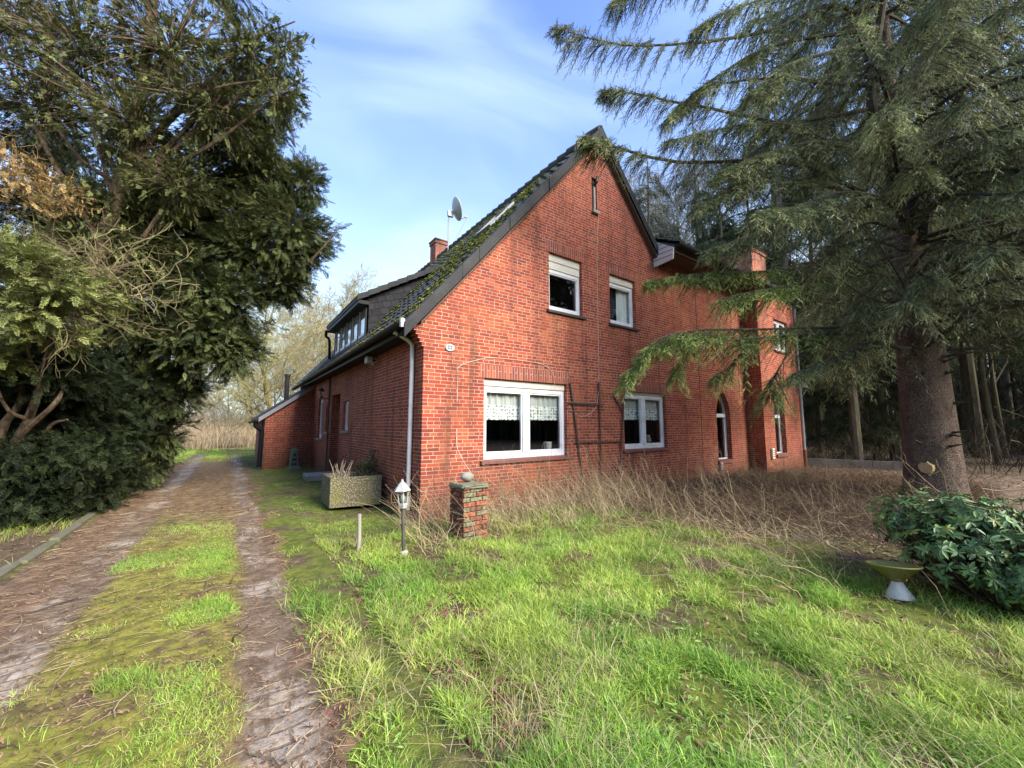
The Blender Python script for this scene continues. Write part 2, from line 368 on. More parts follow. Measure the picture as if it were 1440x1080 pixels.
def drive_mat():
    t = NT('muddy_cobbled_drive'); x, y, z = t.xyz()
    wob = t.math('MULTIPLY', t.math('SUBTRACT', t.noise(.55, 3), .5), .5)
    xl = t.math('ADD', x, wob)
    def track(c, w): return t.ramp(t.math('ABSOLUTE', t.math('SUBTRACT', xl, c)), w, w*.35)
    tr = t.math('MAXIMUM', track(-3.58, .25), track(-2.20, .23))
    b = t.noise(8, 6, .65); f = t.noise(75, 4, .7); a = t.noise(1.25, 6, .62); st = t.noise(5.0, 5, .7, co=t.scl((1, .35, 1)))
    litter = t.mix(t.ramp(b, .3, .7), (.08, .050, .032), (.195, .125, .08)); litter = t.mix(t.ramp(f, .52, .74, 0, .7), litter, (.23, .165, .105))
    mud = t.mix(t.ramp(b, .3, .75), (.10, .068, .045), (.21, .155, .11))
    vec = t.comb(t.math('ADD', xl, 20.0), t.math('ADD', y, 40.0), 0.0)
    k = t.node('ShaderNodeTexBrick'); t.l.new(vec, k.inputs['Vector']); k.inputs['Scale'].default_value = 1
    k.inputs['Brick Width'].default_value = .21; k.inputs['Row Height'].default_value = .115; k.inputs['Mortar Size'].default_value = .014; k.inputs['Mortar Smooth'].default_value = .6
    k.inputs['Color1'].default_value = (.28, .235, .19, 1); k.inputs['Color2'].default_value = (.41, .35, .285, 1); k.inputs['Mortar'].default_value = (.20, .15, .11, 1)
    stone = t.mix(t.ramp(f, .45, .7, 0, .45), k.outputs['Color'], (.10, .08, .065))
    exp = t.ramp(t.math('ADD', t.noise(1.5, 5, .65), t.math('MULTIPLY', t.math('SUBTRACT', b, .5), .35)), .47, .62)
    trk = t.mix(exp, mud, stone)
    mossc = t.mix(t.ramp(b, .35, .66), (.11, .115, .02), (.25, .235, .045)); mossc = t.mix(t.ramp(f, .5, .72, 0, .6), mossc, (.06, .045, .022))
    near = t.ramp(y, 3.2, -.2, .12, 1.0); ctr = t.ramp(t.math('ABSOLUTE', t.math('SUBTRACT', xl, -2.90)), .68, .35)
    farg = t.ramp(y, 13, 16)
    mm = t.math('MULTIPLY', t.math('MULTIPLY', t.math('MAXIMUM', near, farg), t.math('MAXIMUM', ctr, t.ramp(x, -2.0, -1.75))), t.ramp(t.math('ADD', a, t.math('MULTIPLY', t.math('SUBTRACT', b, .5), .5)), .30, .50))
    c = t.mix(mm, litter, mossc)
    trf = t.math('MULTIPLY', tr, t.ramp(t.math('ADD', st, t.math('MULTIPLY', tr, .5)), .45, .75))
    c = t.mix(trf, c, trk)
    h = t.math('ADD', t.math('ADD', t.math('MULTIPLY', b, .8), t.math('MULTIPLY', f, .5)), t.math('MULTIPLY', t.math('MULTIPLY', t.math('SUBTRACT', 1.0, k.outputs['Fac']), exp), t.math('MULTIPLY', trf, .3)))
    rough = t.math('SUBTRACT', .95, t.math('MULTIPLY', trf, .3))
    return t.done(t.pbsdf(c, rough, t.bump(h, .016), 0, .15))

M = dict(
    brick=brick_mat('red_facing_brick'), soldier=brick_mat('red_soldier_brick', True, (.33, .085, .055), (.20, .055, .045), moss=False),
    brickold=brick_mat('weathered_pillar_brick', c1=(.46, .16, .08), c2=(.26, .10, .06), mortar=(.16, .14, .11), mw=.014),
    brickchim=brick_mat('chimney_brick', c1=(.38, .12, .08), c2=(.22, .08, .06), moss=False),
    tile=tile_mat(), slate=slate_mat(), glass=glass_mat(), lace=lace_mat('lace_net_curtain'), drape=lace_mat('plain_drape', False),
    verge=plain('charcoal_verge_slate', (.020, .021, .024), .6, .3, 6, .004, spec=.2, dirt=(.040, .039, .037)),
    upvc=plain('white_window_plastic', (.76, .77, .79), .35, .05, 3, 0, dirt=(.60, .60, .58)),
    cream=plain('cream_shutter_plastic', (.66, .62, .53), .45, .06, 4),
    soffit=plain('pale_soffit_board', (.70, .68, .66), .5, .06, 3),
    sill=plain('clay_tile_sill', (.19, .075, .06), .6, .3, 12, .004, dirt=(.10, .06, .045)),
    dsill=plain('dark_stone_sill', (.06, .05, .048), .6, .3, 12, .003),
    gutter=plain('black_gutter', (.010, .010, .011), .55, .3, 5, spec=.2),
    whitepipe=plain('white_downpipe', (.66, .66, .66), .4, .08, 6, dirt=(.45, .44, .40)),
    zinc=plain('grey_zinc_pipe', (.36, .38, .41), .4, .2, 5, metal=.4),
    rust=plain('rusty_iron', (.13, .055, .03), .8, .4, 20, .004),
    door=plain('brown_door_paint', (.13, .055, .035), .45, .3, 8),
    wood=plain('weathered_lath', (.095, .065, .048), .85, .4, 18, .004),
    greywood=plain('grey_weathered_timber', (.30, .27, .23), .85, .3, 14, .005),
    dark=plain('dark_interior', (.035, .032, .03), .9, .2, 2),
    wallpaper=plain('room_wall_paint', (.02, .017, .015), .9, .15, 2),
    roofedge=plain('pale_roof_edge_sheet', (.26, .27, .30), .5, .2, 5),
    concrete=plain('aged_concrete', (.27, .26, .24), .9, .25, 8, .006, dirt=(.15, .16, .09)),
    mossstone=plain('moss_covered_stone', (.17, .165, .11), .95, .3, 7, .01, dirt=(.13, .14, .04)),
    greenstone=plain('algae_green_stone', (.13, .18, .13), .9, .35, 6, .008, dirt=(.22, .20, .17)),
    kerb=plain('mossy_kerb_concrete', (.13, .12, .085), .95, .4, 9, .012, dirt=(.09, .105, .03)),
    cable=plain('pale_cable', (.60, .50, .38), .6, .1),
    enamel=plain('white_enamel', (.42, .42, .40), .3, .06), blue=plain('blue_grey_enamel', (.05, .09, .14), .4, .1),
    lampwhite=plain('white_lamp_enamel', (.38, .375, .35), .5, .15, 10, dirt=(.28, .27, .22)), pillarbrick=tinted('eroded_pillar_brick', .95, .1, 0, .45, 30), footwhite=plain('dirty_white_plaster', (.50, .50, .47), .8, .2, 14, .004, dirt=(.24, .24, .17)),
    lampgrey=plain('grey_lamp_post', (.07, .065, .055), .6, .3, 12, dirt=(.25, .24, .2)),
    black=plain('black_iron', (.02, .02, .022), .5, .3),
    dish=plain('grey_dish', (.42, .43, .42), .5, .12, 4), steel=plain('galvanised_steel', (.33, .34, .35), .45, .2, 6, metal=.5),
    aggregate=aggregate_mat(), sprucebark=spruce_bark(),
    bark=bark_mat('brown_conifer_bark', (.06, .043, .03), (.185, .13, .085)), barkdark=bark_mat('dark_wood_bark', (.07, .058, .043), (.24, .205, .15), 10, (.16, .17, .08)),
    barkmoss=bark_mat('mossy_bark', (.13, .105, .06), (.30, .25, .15), 12, (.21, .22, .06)), bluegrey=bark_mat('grey_branch_bark', (.035, .032, .026), (.10, .09, .07)),
    leaf=tinted('conifer_leaf', .65, .2, .12), needle=tinted('spruce_needle', .6, .2, .10, .35, 1.6), grass=tinted('grass_blade', .5, .25, .25, .22, 1.1),
    dry=tinted('dry_stem', .8, .15, .1), litter=tinted('fallen_leaf', .85, .15, .05), twig=tinted('bare_twig', .85, .15), gloss=tinted('leathery_leaf', .45, .4, .08, .3, 5),
    moss=tinted('roof_moss', .95, .1), bowl=plain('olive_plastic_bowl', (.22, .215, .06), .5, .2, 8, dirt=(.20, .18, .07)),
    soil=plain('potting_soil', (.045, .032, .022), .95, .3, 20, .02), scar=plain('fresh_pale_wood', (.42, .30, .15), .8, .4, 16, .01),
    ground=ground_mat(), drive=drive_mat())
# ------------------------------------------------------------------ the house (front gable faces -Y, long side faces -X, corner at 0,0)
house = thing('brick_house', 'old red brick farmhouse with a steep mossy tiled gable, slate dormer and pointed-arch wing windows', 'house')

def cut(me_owner, cutters):
    """subtract solid cutters (MB) from a wall mesh, leave no helper behind"""
    tmp = []
    for c in cutters:
        o = c.build('cutter', None, clean=True); tmp.append(o)
        m = me_owner.modifiers.new('b', 'BOOLEAN'); m.object = o; m.operation = 'DIFFERENCE'; m.solver = 'EXACT'
    dg = bpy.context.evaluated_depsgraph_get(); ev = me_owner.evaluated_get(dg); me = bpy.data.meshes.new_from_object(ev)
    me_owner.modifiers.clear(); me_owner.data = me
    for o in tmp: bpy.data.objects.remove(o, do_unlink=True)

def pointed(x0, x1, z0, zs, za, n=8):
    xm = (x0+x1)/2; w = (x1-x0)/2
    up = [(x1-w*(1-math.cos(t)) if False else x1-w*(t/1.0)**1.9, zs+(za-zs)*t**.86) for t in np.linspace(0, 1, n)]
    # gothic arc: each side a circular arc
    h = za-zs; r = (w*w+h*h)/(2*w); a1 = math.asin(min(1, h/r)); pts = []
    for t in np.linspace(0, a1, n): pts.append((x1-r+r*math.cos(t), zs+r*math.sin(t)))
    left = [(2*xm-p[0], p[1]) for p in pts[:-1]][::-1]
    return [(x0, z0), (x1, z0)]+pts+left

HB, HT, HL = 0.30, 0.0, 14.0      # wall thickness, -, house length
SL = 1.17; RX, RZ = 4.35, 8.60    # roof slope, ridge
def zl(x): return RZ-SL*(RX-x)
def zr(x): return RZ-SL*(x-RX)

# front wall: gable and the part of the wing flush with it
fw = MB().prism([(0, -.3), (11.2, -.3), (11.2, 6.05), (6.65, 6.05), (6.42, zr(6.42)-.20), (RX, RZ-.20), (0.0, zl(0)-.20)], 'y', 0, HB).build('front_wall', M['brick'], house, clean=True)
A1 = pointed(9.27, 10.10, .48, 1.78, 2.56); A2 = pointed(11.98, 12.80, .58, 1.80, 2.52)
op = {'big': (1.17, 3.20, .88, 2.36), 'small': (5.03, 6.72, .93, 2.32), 'upper': (2.74, 3.72, 3.90, 5.16), 'narrow': (4.64, 5.60, 3.90, 5.12)}
cs = []
for x0, x1, z0, z1 in op.values(): cs.append(MB().box(x0, x1, -.2, .6, z0, z1))
cs.append(MB().prism(A1, 'y', -.2, .6)); cs.append(MB().box(4.10, 4.27, -.2, .12, 6.52, 7.36))
cut(fw, cs)
MB().box(8.40, 8.425, -.003, .05, -.2, 5.98).build('movement_joint', M['dark'], house)
MB().box(4.105, 4.265, .05, .118, 6.53, 7.35).build('gable_slit', M['dark'], house)
g_ = MB().box(4.15, 4.21, -.015, .06, 6.58, 7.15); g_.box(4.08, 4.30, -.07, .02, 6.46, 6.53); gs = g_.build('slit_board', M['greywood'], house)
MB().tube([(4.18, -.01, 7.16), (4.18, -.09, 7.22), (4.21, -.09, 7.36)], .035, 6).build('slit_hood', M['black'], house)
cb = MB()
for k in range(7):   # bricks stepping out under the eave
    cb.box(-.035*(k+1), .12 if False else 0.0-.0005, .002, .22, 2.80+.062*k+.004, 2.80+.062*(k+1)-.002)
cb.build('corbel', M['brick'], house)

# left long wall
sw = MB().box(0, HB, HB, HL, -.3, zl(0)-.22).build('side_wall', M['brick'], house, clean=True)
sop = {'kitchen': (4.92, 5.50, 1.36, 2.15), 'entry': (5.92, 7.02, .14, 2.42), 'slim': (7.28, 7.88, 1.30, 2.14), 'tall': (8.42, 9.22, 1.07, 2.41)}
cut(sw, [MB().box(-.3, .9, y0, y1, z0, z1) for y0, y1, z0, z1 in sop.values()])
# bay of the wing, standing half a metre proud
bw = MB().box(11.2, 14.15, -.5, -.2, -.3, 6.0); bw.box(11.2, 11.5, -.1999, .3, -.3, 6.0); bw.box(13.85, 14.15, -.1999, 8, -.3, 6.0)
bay = bw.build('bay_wall', M['brick'], house, clean=True)
UPW = (12.42, 13.55, 4.05, 5.15)
b2 = MB().box(11.2, 14.15, -.5, -.2, -.3, 6.0).build('bay_front', M['brick'], house, clean=True)
bpy.data.objects.remove(bay, do_unlink=True)
cut(b2, [MB().prism(A2, 'y', -.9, .2), MB().box(UPW[0], UPW[1], -.9, .2, UPW[2], UPW[3])])
MB().box(11.2, 11.5, -.2, .3, -.3, 6.0).box(13.85, 14.15, -.2, 8, -.3, 6.0).build('bay_side', M['brick'], house)
# back of the house and inner rooms (seen only through the windows)
MB().box(0.3, 8.4, HL-.3, HL, -.3, 3.3).box(8.4, 8.7, 8, HL, -.3, 3.4).box(8.7, 13.85, 7.7, 8, -.3, 6.0).prism([(0, 3.3), (8.7, 3.3), (RX, RZ-.25)], 'y', HL-.3, HL).build('back_wall', M['brick'], house)
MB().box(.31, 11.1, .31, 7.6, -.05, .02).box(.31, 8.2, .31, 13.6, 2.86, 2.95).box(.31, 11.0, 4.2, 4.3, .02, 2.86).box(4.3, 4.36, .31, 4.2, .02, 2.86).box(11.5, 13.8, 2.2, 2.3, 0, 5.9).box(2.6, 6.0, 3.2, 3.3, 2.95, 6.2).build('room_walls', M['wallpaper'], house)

# ---- roof of the main house: real pantiles
def tiled(p0, du, dv, nu, nv, wave=.024, step=.018, sub=6, name='roof', parent=house, skip=None):
    """p0 eave corner, du one tile along the eave, dv one tile up the slope"""
    p0, du, dv = map(np.array, (p0, du, dv)); nrm = np.cross(du, dv); nrm = nrm/np.linalg.norm(nrm)
    if nrm[2] < 0: nrm = -nrm
    u = np.arange(nu*sub+1)/sub; ph = u % 1.0
    prof = wave*np.where(ph < .62, np.sin(ph/.62*np.pi)*.9, -.35*np.sin((ph-.62)/.38*np.pi))
    V = []; F = []; rw = len(u)
    for r in range(nv):
        jit = RNG.normal(0, .004, nu+1)[np.minimum(u.astype(int), nu)]
        for v, h in ((r-.12, step+.012), (r+1.0, 0.0)):
            V.append(p0+u[:, None]*du+v*dv+(prof+h+jit)[:, None]*nrm)
        V.append(p0+u[:, None]*du+(r-.12)*dv+(prof*0-.01)[:, None]*nrm)
    V = np.concatenate(V); b = np.arange(nv)[:, None]*3*rw; j = np.arange(rw-1)[None]
    F1 = np.stack([b+j, b+j+1, b+rw+j+1, b+rw+j], -1).reshape(-1, 4); F2 = np.stack([b+j, b+2*rw+j, b+2*rw+j+1, b+j+1], -1).reshape(-1, 4)
    return link(name, new_mesh(name, V, [F1, F2]), M['tile'], parent)
slope = np.array([RX+.34, 0, SL*(RX+.34)]); L_ = np.linalg.norm(slope); nrow = 21
roof = tiled((-.34, -.10, zl(-.34)), (0, .30, 0), slope/nrow, 47, nrow, name='roof')
sr = np.array([RX-6.7, 0, SL*(6.7-RX)])
tiled((6.7, -.10, zr(6.7)), (0, .30, 0), sr/11, 47, 11, name='roof')
# boarding under the tiles so no light leaks
MB().prism([(-.30, zl(-.30)-.05), (RX, RZ-.05), (6.7, zr(6.7)-.05), (6.7, zr(6.7)-.13), (RX, RZ-.14), (-.30, zl(-.30)-.13)], 'y', -.06, HL+.05).build('roof_boarding', M['wood'], house, clean=True)
rt = MB()
for k in range(40): rt.tube([(RX, -.11+.36*k, RZ+.02), (RX, .27+.36*k, RZ+.055)], [.105, .125], 10)
rt.build('ridge_tile', M['tile'], roof)
# verge: overlapping charcoal slates along both rakes, cut to lap each other
def verge(xs, zf, name='verge'):
    mb = MB()
    for a, b in zip(xs[:-1], xs[1:]):
        s = np.sign(b-a); e = .02*s; k = RNG.uniform(-.006, .006)
        mb.prism([(a-e, zf(a-e)+.075), (b+e, zf(b+e)+.075), (b+e, zf(b+e)-.175), (a-e, zf(a-e)-.175)], 'y', -.150-(.012 if int(abs(a)*20) % 2 else 0)+k, -.128+k)
        mb.prism([(a, zf(a)+.06), (b, zf(b)+.06), (b, zf(b)+.075), (a, zf(a)+.075)], 'y', -.15, .10)
    return mb.build(name, M['verge'], roof, clean=True)
verge(np.linspace(-.37, RX, 15), zl); verge(np.linspace(6.66, RX, 9), zr)
MB().prism([(-.10, zl(-.10)-.21), (RX, RZ-.21), (6.5, zr(6.5)-.21), (6.5, zr(6.5)-.245), (RX, RZ-.25), (-.10, zl(-.10)-.245)], 'y', -.12, -.001).build('verge_soffit', M['wood'], house, clean=True)
# moss cushions on the left slope
bm = bmesh.new(); bmesh.ops.create_icosphere(bm, subdivisions=1, radius=1)
SV = np.array([v.co[:] for v in bm.verts]); SF = np.array([[v.index for v in f.verts] for f in bm.faces]); bm.free()
def lumps(n, ufun, base, mat, name, parent, smin=.02, smax=.06, cols=((.16, .17, .03), (.07, .09, .02))):
    pos, nor = ufun(n); Mx = frames(np.array([0, 1., 0])+RNG.normal(0, .25, nor.shape), nor)
    s = RNG.uniform(smin, smax, n); S = np.stack([s*RNG.uniform(.9, 2.6, n), s*RNG.uniform(.6, 1.1, n), s*.38], 1)
    f = RNG.random(n)[:, None]; T = np.array(cols[0])*(1-f)+np.array(cols[1])*f
    V, F, T = scatter(SV, SF, pos, Mx, S, T); V = V+RNG.normal(0, .004, V.shape)
    return link(name, new_mesh(name, V, [F], T), mat, parent)
nv_ = np.array([-SL, 0, 1.]); nv_ /= np.linalg.norm(nv_)
def on_left(n):
    m = n*6; y = RNG.random(m)**1.3*9-.08; r = RNG.integers(0, nrow, m)+RNG.normal(0, .10, m); k = np.clip(r/nrow, 0, .98)
    keep = (fbm(y*1.4, k*9, 3) > .50)
    y = y[keep][:n]; k = k[keep][:n]; n2 = len(y)
    p = np.stack([-.34+k*(RX+.34), y, zl(-.34)+k*SL*(RX+.34)], 1)+nv_*.035
    idx = RNG.integers(0, n2, n); return p[idx]+RNG.normal(0, .01, (n, 3)), np.tile(nv_, (n, 1))
tag(lumps(9000, on_left, None, M['moss'], 'roof_moss', roof, .010, .038, ((.25, .25, .045), (.085, .10, .028))), kind='stuff')

# ---- gutters and pipes
def gutter(p, q, r=.075, mat='gutter', name='gutter', par=house):
    p, q = np.array(p, float), np.array(q, float); d = unit(q-p); s = np.cross(d, [0, 0, 1.]); t = np.linspace(0, np.pi, 9)
    ring = [s*r*math.cos(a)-np.array([0, 0, 1.])*r*math.sin(a) for a in t]+[s*(r-.008)*math.cos(a)-np.array([0, 0, 1.])*(r-.008)*math.sin(a) for a in t[::-1]]
    V = [p+x for x in ring]+[q+x for x in ring]; n = len(ring)
    mb = MB().add(V, [[(i, (i+1) % n, n+(i+1) % n, n+i) for i in range(n)], [tuple(range(9))], [tuple(range(n, n+9))]])
    L = np.linalg.norm(q-p)
    for k in range(1, int(L/.9)): c = p+d*k*.9; mb.add([c+x*1.06 for x in ring[:9]]+[c+d*.025+x*1.06 for x in ring[:9]], [[(i, i+1, 9+i+1, 9+i) for i in range(8)]])
    return mb.build(name, M[mat], par)
gutter((-.40, -.06, 3.14), (-.40, 10.05, 3.10))
MB().box(-.33, -.305, -.02, 10.1, 2.98, 3.16).box(-.305, -.001, .23, 10.1, 3.00, 3.02).build('fascia', M['gutter'], house)
MB().tube(spline([(-.40, -.075, 3.16), (-.405, -.10, 3.13), (-.40, -.085, 3.05)], 6), .045, 8).build('gutter_cap', M['whitepipe'], house)
MB().tube(spline([(-.38, .36, 3.06), (-.22, .36, 2.99), (-.08, .36, 2.90), (-.055, .36, 2.75), (-.055, .37, 1.5), (-.055, .38, .48)], 24), .036, 10).build('downpipe', M['whitepipe'], house)
dp = MB().tube([(-.055, .38, .50), (-.055, .38, .34)], .045, 10).build('pipe_shoe', M['black'], house)
MB().tube([(-.055, .38, .34), (-.055, .38, .20), (-.055, .38, .12)], [.05, .055, .04], 10).build('pipe_collar', M['cream'], dp)
MB().tube(spline([(-.055, 7.18, 3.02), (-.055, 7.18, 2.0), (-.055, 7.18, .1)], 8), .03, 8).build('downpipe', M['wood'], house)

# ---- windows.  Built facing -Y with the sill corner at x0,z0; xf places them on another wall
def window(x0, x1, z0, z1, y=0.0, lights=2, rec=.085, shutter=0.0, curtain='lace', sill='sill', fr=.075, xf=None, lintel=True, mull=.15, clen=.55, cream=False, sash=.05):
    def bld(mb, name, mat, par):
        o = mb.build(name, M[mat], par)
        if xf is not None: o.data.transform(xf)
        return o
    f = MB(); yb = y+rec; yf = yb; top = z1-shutter
    f.bevbox(x0, x0+fr, yf, yf+.07, z0, top); f.bevbox(x1-fr, x1, yf, yf+.07, z0, top)
    f.bevbox(x0+fr, x1-fr, yf, yf+.07, z0, z0+fr*1.35); f.bevbox(x0+fr, x1-fr, yf, yf+.07, top-fr, top)
    wL = (x1-x0-2*fr-(lights-1)*mull)/lights
    for k in range(lights):
        a = x0+fr+k*(wL+mull); b = a+wL
        if k < lights-1: f.bevbox(b, b+mull, yf-.012, yf+.068, z0+fr*1.35, top-fr); f.bevbox(b+mull*.42, b+mull*.58, yf-.025, yf-.010, z0+fr*1.2, top-fr*.8)
        if sash:
            s = sash*.55
            f.bevbox(a, a+s, yf+.012, yf+.06, z0+fr*1.35, top-fr); f.bevbox(b-s, b, yf+.012, yf+.06, z0+fr*1.35, top-fr)
            f.bevbox(a+s, b-s, yf+.012, yf+.06, z0+fr*1.35, z0+fr*1.35+s); f.bevbox(a+s, b-s, yf+.012, yf+.06, top-fr-s, top-fr)
    w = bld(f, 'window', 'upvc', house)
    p = MB()
    for k in range(lights):
        a = x0+fr+k*(wL+mull); p.box(a+.01, a+wL-.01, yf+.035, yf+.039, z0+fr*1.3, top-fr-.005)
    bld(p, 'pane', 'glass', w)
    if shutter:
        s = MB(); n = max(1, int(shutter/.17)); hh = shutter/n
        for k in range(n): s.bevbox(x0+.004, x1-.004, yf-.025+.008*(k % 2), yf+.05, z1-(k+1)*hh+.003, z1-k*hh-.003, .01)
        bld(s, 'roller_shutter', 'cream', w)
    if sill: bld(MB().prism([(y-.055, z0-.012), (yf+.02, z0+.014), (yf+.02, z0-.05), (y-.055, z0-.062)], 'x', x0-.07, x1+.07), 'sill', sill, w)
    if lintel: bld(MB().box(x0-.10, x1+.10, y-.004, y+.05, z1+.001, z1+.245), 'lintel', 'soldier', w)
    if curtain:
        hem = z1-shutter-clen if curtain == 'lace' else z0+.08
        wd = x1-x0; n = int(wd*60); xx = np.linspace(x0+.005, x1-.005, n); yy = yf+.115+.016*np.sin(xx*38+np.sin(xx*9)*1.5)+.008*np.sin(xx*91)
        if curtain == 'drape': xx = xx[n//2:]; yy = yy[n//2:]+.02*np.sin(xx*60); n = len(xx)
        nz = 7; zt = z1-shutter-.02-hem; zz = np.linspace(0, zt, nz); zz0 = .012*np.abs(np.sin(xx*30))
        V = np.stack([np.broadcast_to(xx, (nz, n)), np.broadcast_to(yy, (nz, n)), zz[:, None]+np.where(np.arange(nz)[:, None] == 0, zz0[None], 0)], -1).reshape(-1, 3)
        i = np.arange(nz-1)[:, None]*n; j = np.arange(n-1)[None]; F = np.stack([i+j, i+j+1, i+n+j+1, i+n+j], -1).reshape(-1, 4)
        o = link('curtain', new_mesh('curtain', V, [F], smooth=True), M['lace' if curtain == 'lace' else 'drape'], w)
        if xf is not None: o.data.transform(xf @ Matrix.Translation((0, 0, hem)))
        else: o.location = (0, 0, hem)
    return w
w = window(*op['big'][:2], *op['big'][2:], lights=2, shutter=.14, clen=.62, mull=.17, fr=.085)
v_ = MB().lathe([(0, .0), (.055, 0), (.085, .09), (.08, .16), (.095, .19), (.075, .185), (.06, .02), (0, .02)], (2.92, .30, .97), 16).build('vase', M['enamel'], w, smooth=True)
w['label'] = 'wide double window with lace curtain beside the corner'
w = window(*op['small'], lights=2, shutter=.07, clen=.62, mull=.16)
for vx in (5.22, 6.30): MB().lathe([(0, 0), (.07, 0), (.125, .10), (.09, .20), (.10, .24), (.08, .23), (.05, .02), (0, .02)], (vx, .32, 1.02), 16).build('vase', M['concrete'], w, smooth=True)
w['label'] = 'ground floor double window with vases behind the glass'
w = window(*op['upper'], lights=1, shutter=.34, curtain=None, sill='dsill'); w['label'] = 'upper window with its cream shutter half lowered'
w = window(*op['narrow'], lights=1, shutter=.18, curtain='drape', sill='dsill'); w['label'] = 'upper window with a pale drape'
w = window(*UPW, y=-.5, lights=2, curtain=None, mull=.12, lintel=False); w['label'] = 'upper wing window behind the spruce branch'

def arch_window(P, y, zt, label):
    x0, x1 = P[0][0], P[1][0]; z0 = P[0][1]; rec = .14
    Q = np.array(P); c = np.array([(x0+x1)/2, z0+.9])
    # inset outline
    def inset(d):
        out = []
        n = len(Q)
        for i in range(n):
            a = Q[i-1]; b = Q[i]; e = Q[(i+1) % n]; n1 = np.array([-(b-a)[1], (b-a)[0]]); n2 = np.array([-(e-b)[1], (e-b)[0]])
            n1 /= np.linalg.norm(n1)+1e-9; n2 /= np.linalg.norm(n2)+1e-9; m = n1+n2; m /= max(.5, np.linalg.norm(m))**2/1.0; out.append(b+m*d if np.linalg.norm(m) < 3 else b+n1*d)
        return np.array(out)
    I = inset(.075); n = len(Q)
    V = [(p[0], yy, p[1]) for yy in (y+rec, y+rec+.07) for p in Q]+[(p[0], yy, p[1]) for yy in (y+rec, y+rec+.07) for p in I]
    F = []
    for i in range(n):
        j = (i+1) % n; F += [(i, j, 2*n+j, 2*n+i), (n+j, n+i, 3*n+i, 3*n+j), (2*n+i, 2*n+j, 3*n+j, 3*n+i)]
    mb = MB().add(V, [F]); mb.box(x0+.06, x1-.06, y+rec-.008, y+rec+.065, zt-.05, zt+.06)
    s = .03; mb.box(x0+.07, x0+.07+s, y+rec+.012, y+rec+.06, z0+.07, zt-.05); mb.box(x1-.07-s, x1-.07, y+rec+.012, y+rec+.06, z0+.07, zt-.05)
    o = mb.build('window', M['upvc'], house, clean=True); o['label'] = label
    pm = MB(); pm.add([(p[0], y+rec+.035, p[1]) for p in I], [[tuple(range(n))]]); pm.build('pane', M['glass'], o)
    MB().prism([(y-.05, z0-.02), (y+rec+.02, z0+.012), (y+rec+.02, z0-.09), (y-.05, z0-.10)], 'x', x0-.05, x1+.05).build('sill', M['sill'], o)
    return o
arch_window(A1, 0.0, 1.80, 'pointed-arch window left of the bay'); arch_window(A2, -.5, 1.80, 'pointed-arch window in the bay')
# left wall windows: local -Y becomes world -X  (local x = -world y)
XF = Matrix.Rotation(-math.pi/2, 4, 'Z')
for k, lab in (('kitchen', 'small side window nearest the corner'), ('slim', 'slim side window behind the door'), ('tall', 'tall side window beside the lean-to')):
    y0, y1, z0, z1 = sop[k]; w = window(-y1, -y0, z0, z1, lights=1, shutter=0, curtain=None, sill='concrete', lintel=False, xf=XF, rec=.065, fr=.085); w['label'] = lab
y0, y1, z0, z1 = sop['entry']
d = MB().box(.62, .66, y0-.05, y1+.05, z0, z1); 
for a, b in ((z0+.25, z0+.95), (z0+1.1, z0+2.0)): d.bevbox(.60, .625, y0+.15, y1-.15, a, b, .008)
d = d.build('door', M['door'], house); MB().tube([(.58, y0+.12, 1.2), (.54, y0+.12, 1.2), (.54, y0+.24, 1.2)], .012, 8).build('handle', M['steel'], d)
MB().box(.30, .62, y0-.12, y0, z0, z1).box(.30, .62, y1, y1+.12, z0, z1).box(.30, .62, y0-.1, y1+.1, z1+.001, z1+.1).build('door_recess', M['brick'], house)
MB().bevbox(-.72, .28, 6.05, 6.95, -.05, .13, .02).build('door_step', M['concrete'], house)

# ---- shed dormer with slate cheeks and a row of lights
DY0, DY1 = 4.55, 8.35; DX = .28
def zd(x): return 4.86+.60*(x-.02)
xm = (RZ-SL*RX-4.86+.60*.02)/(.60-SL)      # where the dormer roof meets the main roof
dm = MB().prism([(DX, zl(DX)-.1), (DX, zd(DX)-.07), (xm-.05, zd(xm-.05)-.07), (xm-.05, zl(xm-.05)-.1)], 'y', DY0, DY0+.06)
dorm = dm.build('dormer', M['slate'], house, clean=True); MB().prism([(DX, zl(DX)-.1), (DX, zd(DX)-.07), (xm-.05, zd(xm-.05)-.07), (xm-.05, zl(xm-.05)-.1)], 'y', DY1-.06, DY1).build('cheek', M['slate'], dorm, clean=True)
dr = MB().prism([(.0, zd(0)-.07), (xm+.05, zd(xm+.05)-.07), (xm+.05, zd(xm+.05)+.0), (.0, zd(0)+.0)], 'y', DY0-.16, DY1+.16)
nst = 9
for k in range(nst):   # stepped slate verge seen along the roof edge
    a = k*(xm)/nst; b = (k+1)*(xm)/nst
    dr.prism([(a-.02, zd(a)-.10), (b+.02, zd(b)-.10), (b+.02, zd(b)+.045), (a-.02, zd(a)+.055)], 'y', DY0-.185-.01*(k % 2), DY0-.162)
    dr.prism([(a, zd(a)+.001), (b+.05, zd(b)+.0), (b+.05, zd(b)+.016), (a-.02, zd(a)+.035)], 'y', DY0-.17, DY1+.17)
dr.build('dormer_roof', M['verge'], dorm, clean=True)
MB().box(.02, .30, DY0-.14, DY1+.14, zd(0)-.17, zd(0)-.075).build('dormer_fascia', M['gutter'], dorm)
MB().tube(spline([(-.02, DY1+.05, zd(0)-.12), (.0, DY1+.14, zd(0)-.3), (.10, DY1+.10, 4.4), (.12, DY1+.08, 3.75)], 14), .045, 8).build('downpipe', M['gutter'], dorm)
zb = zl(DX)+.06
fr = MB().box(DX-.03, DX+.04, DY0, DY1, zb-.12, zb); nw = 5
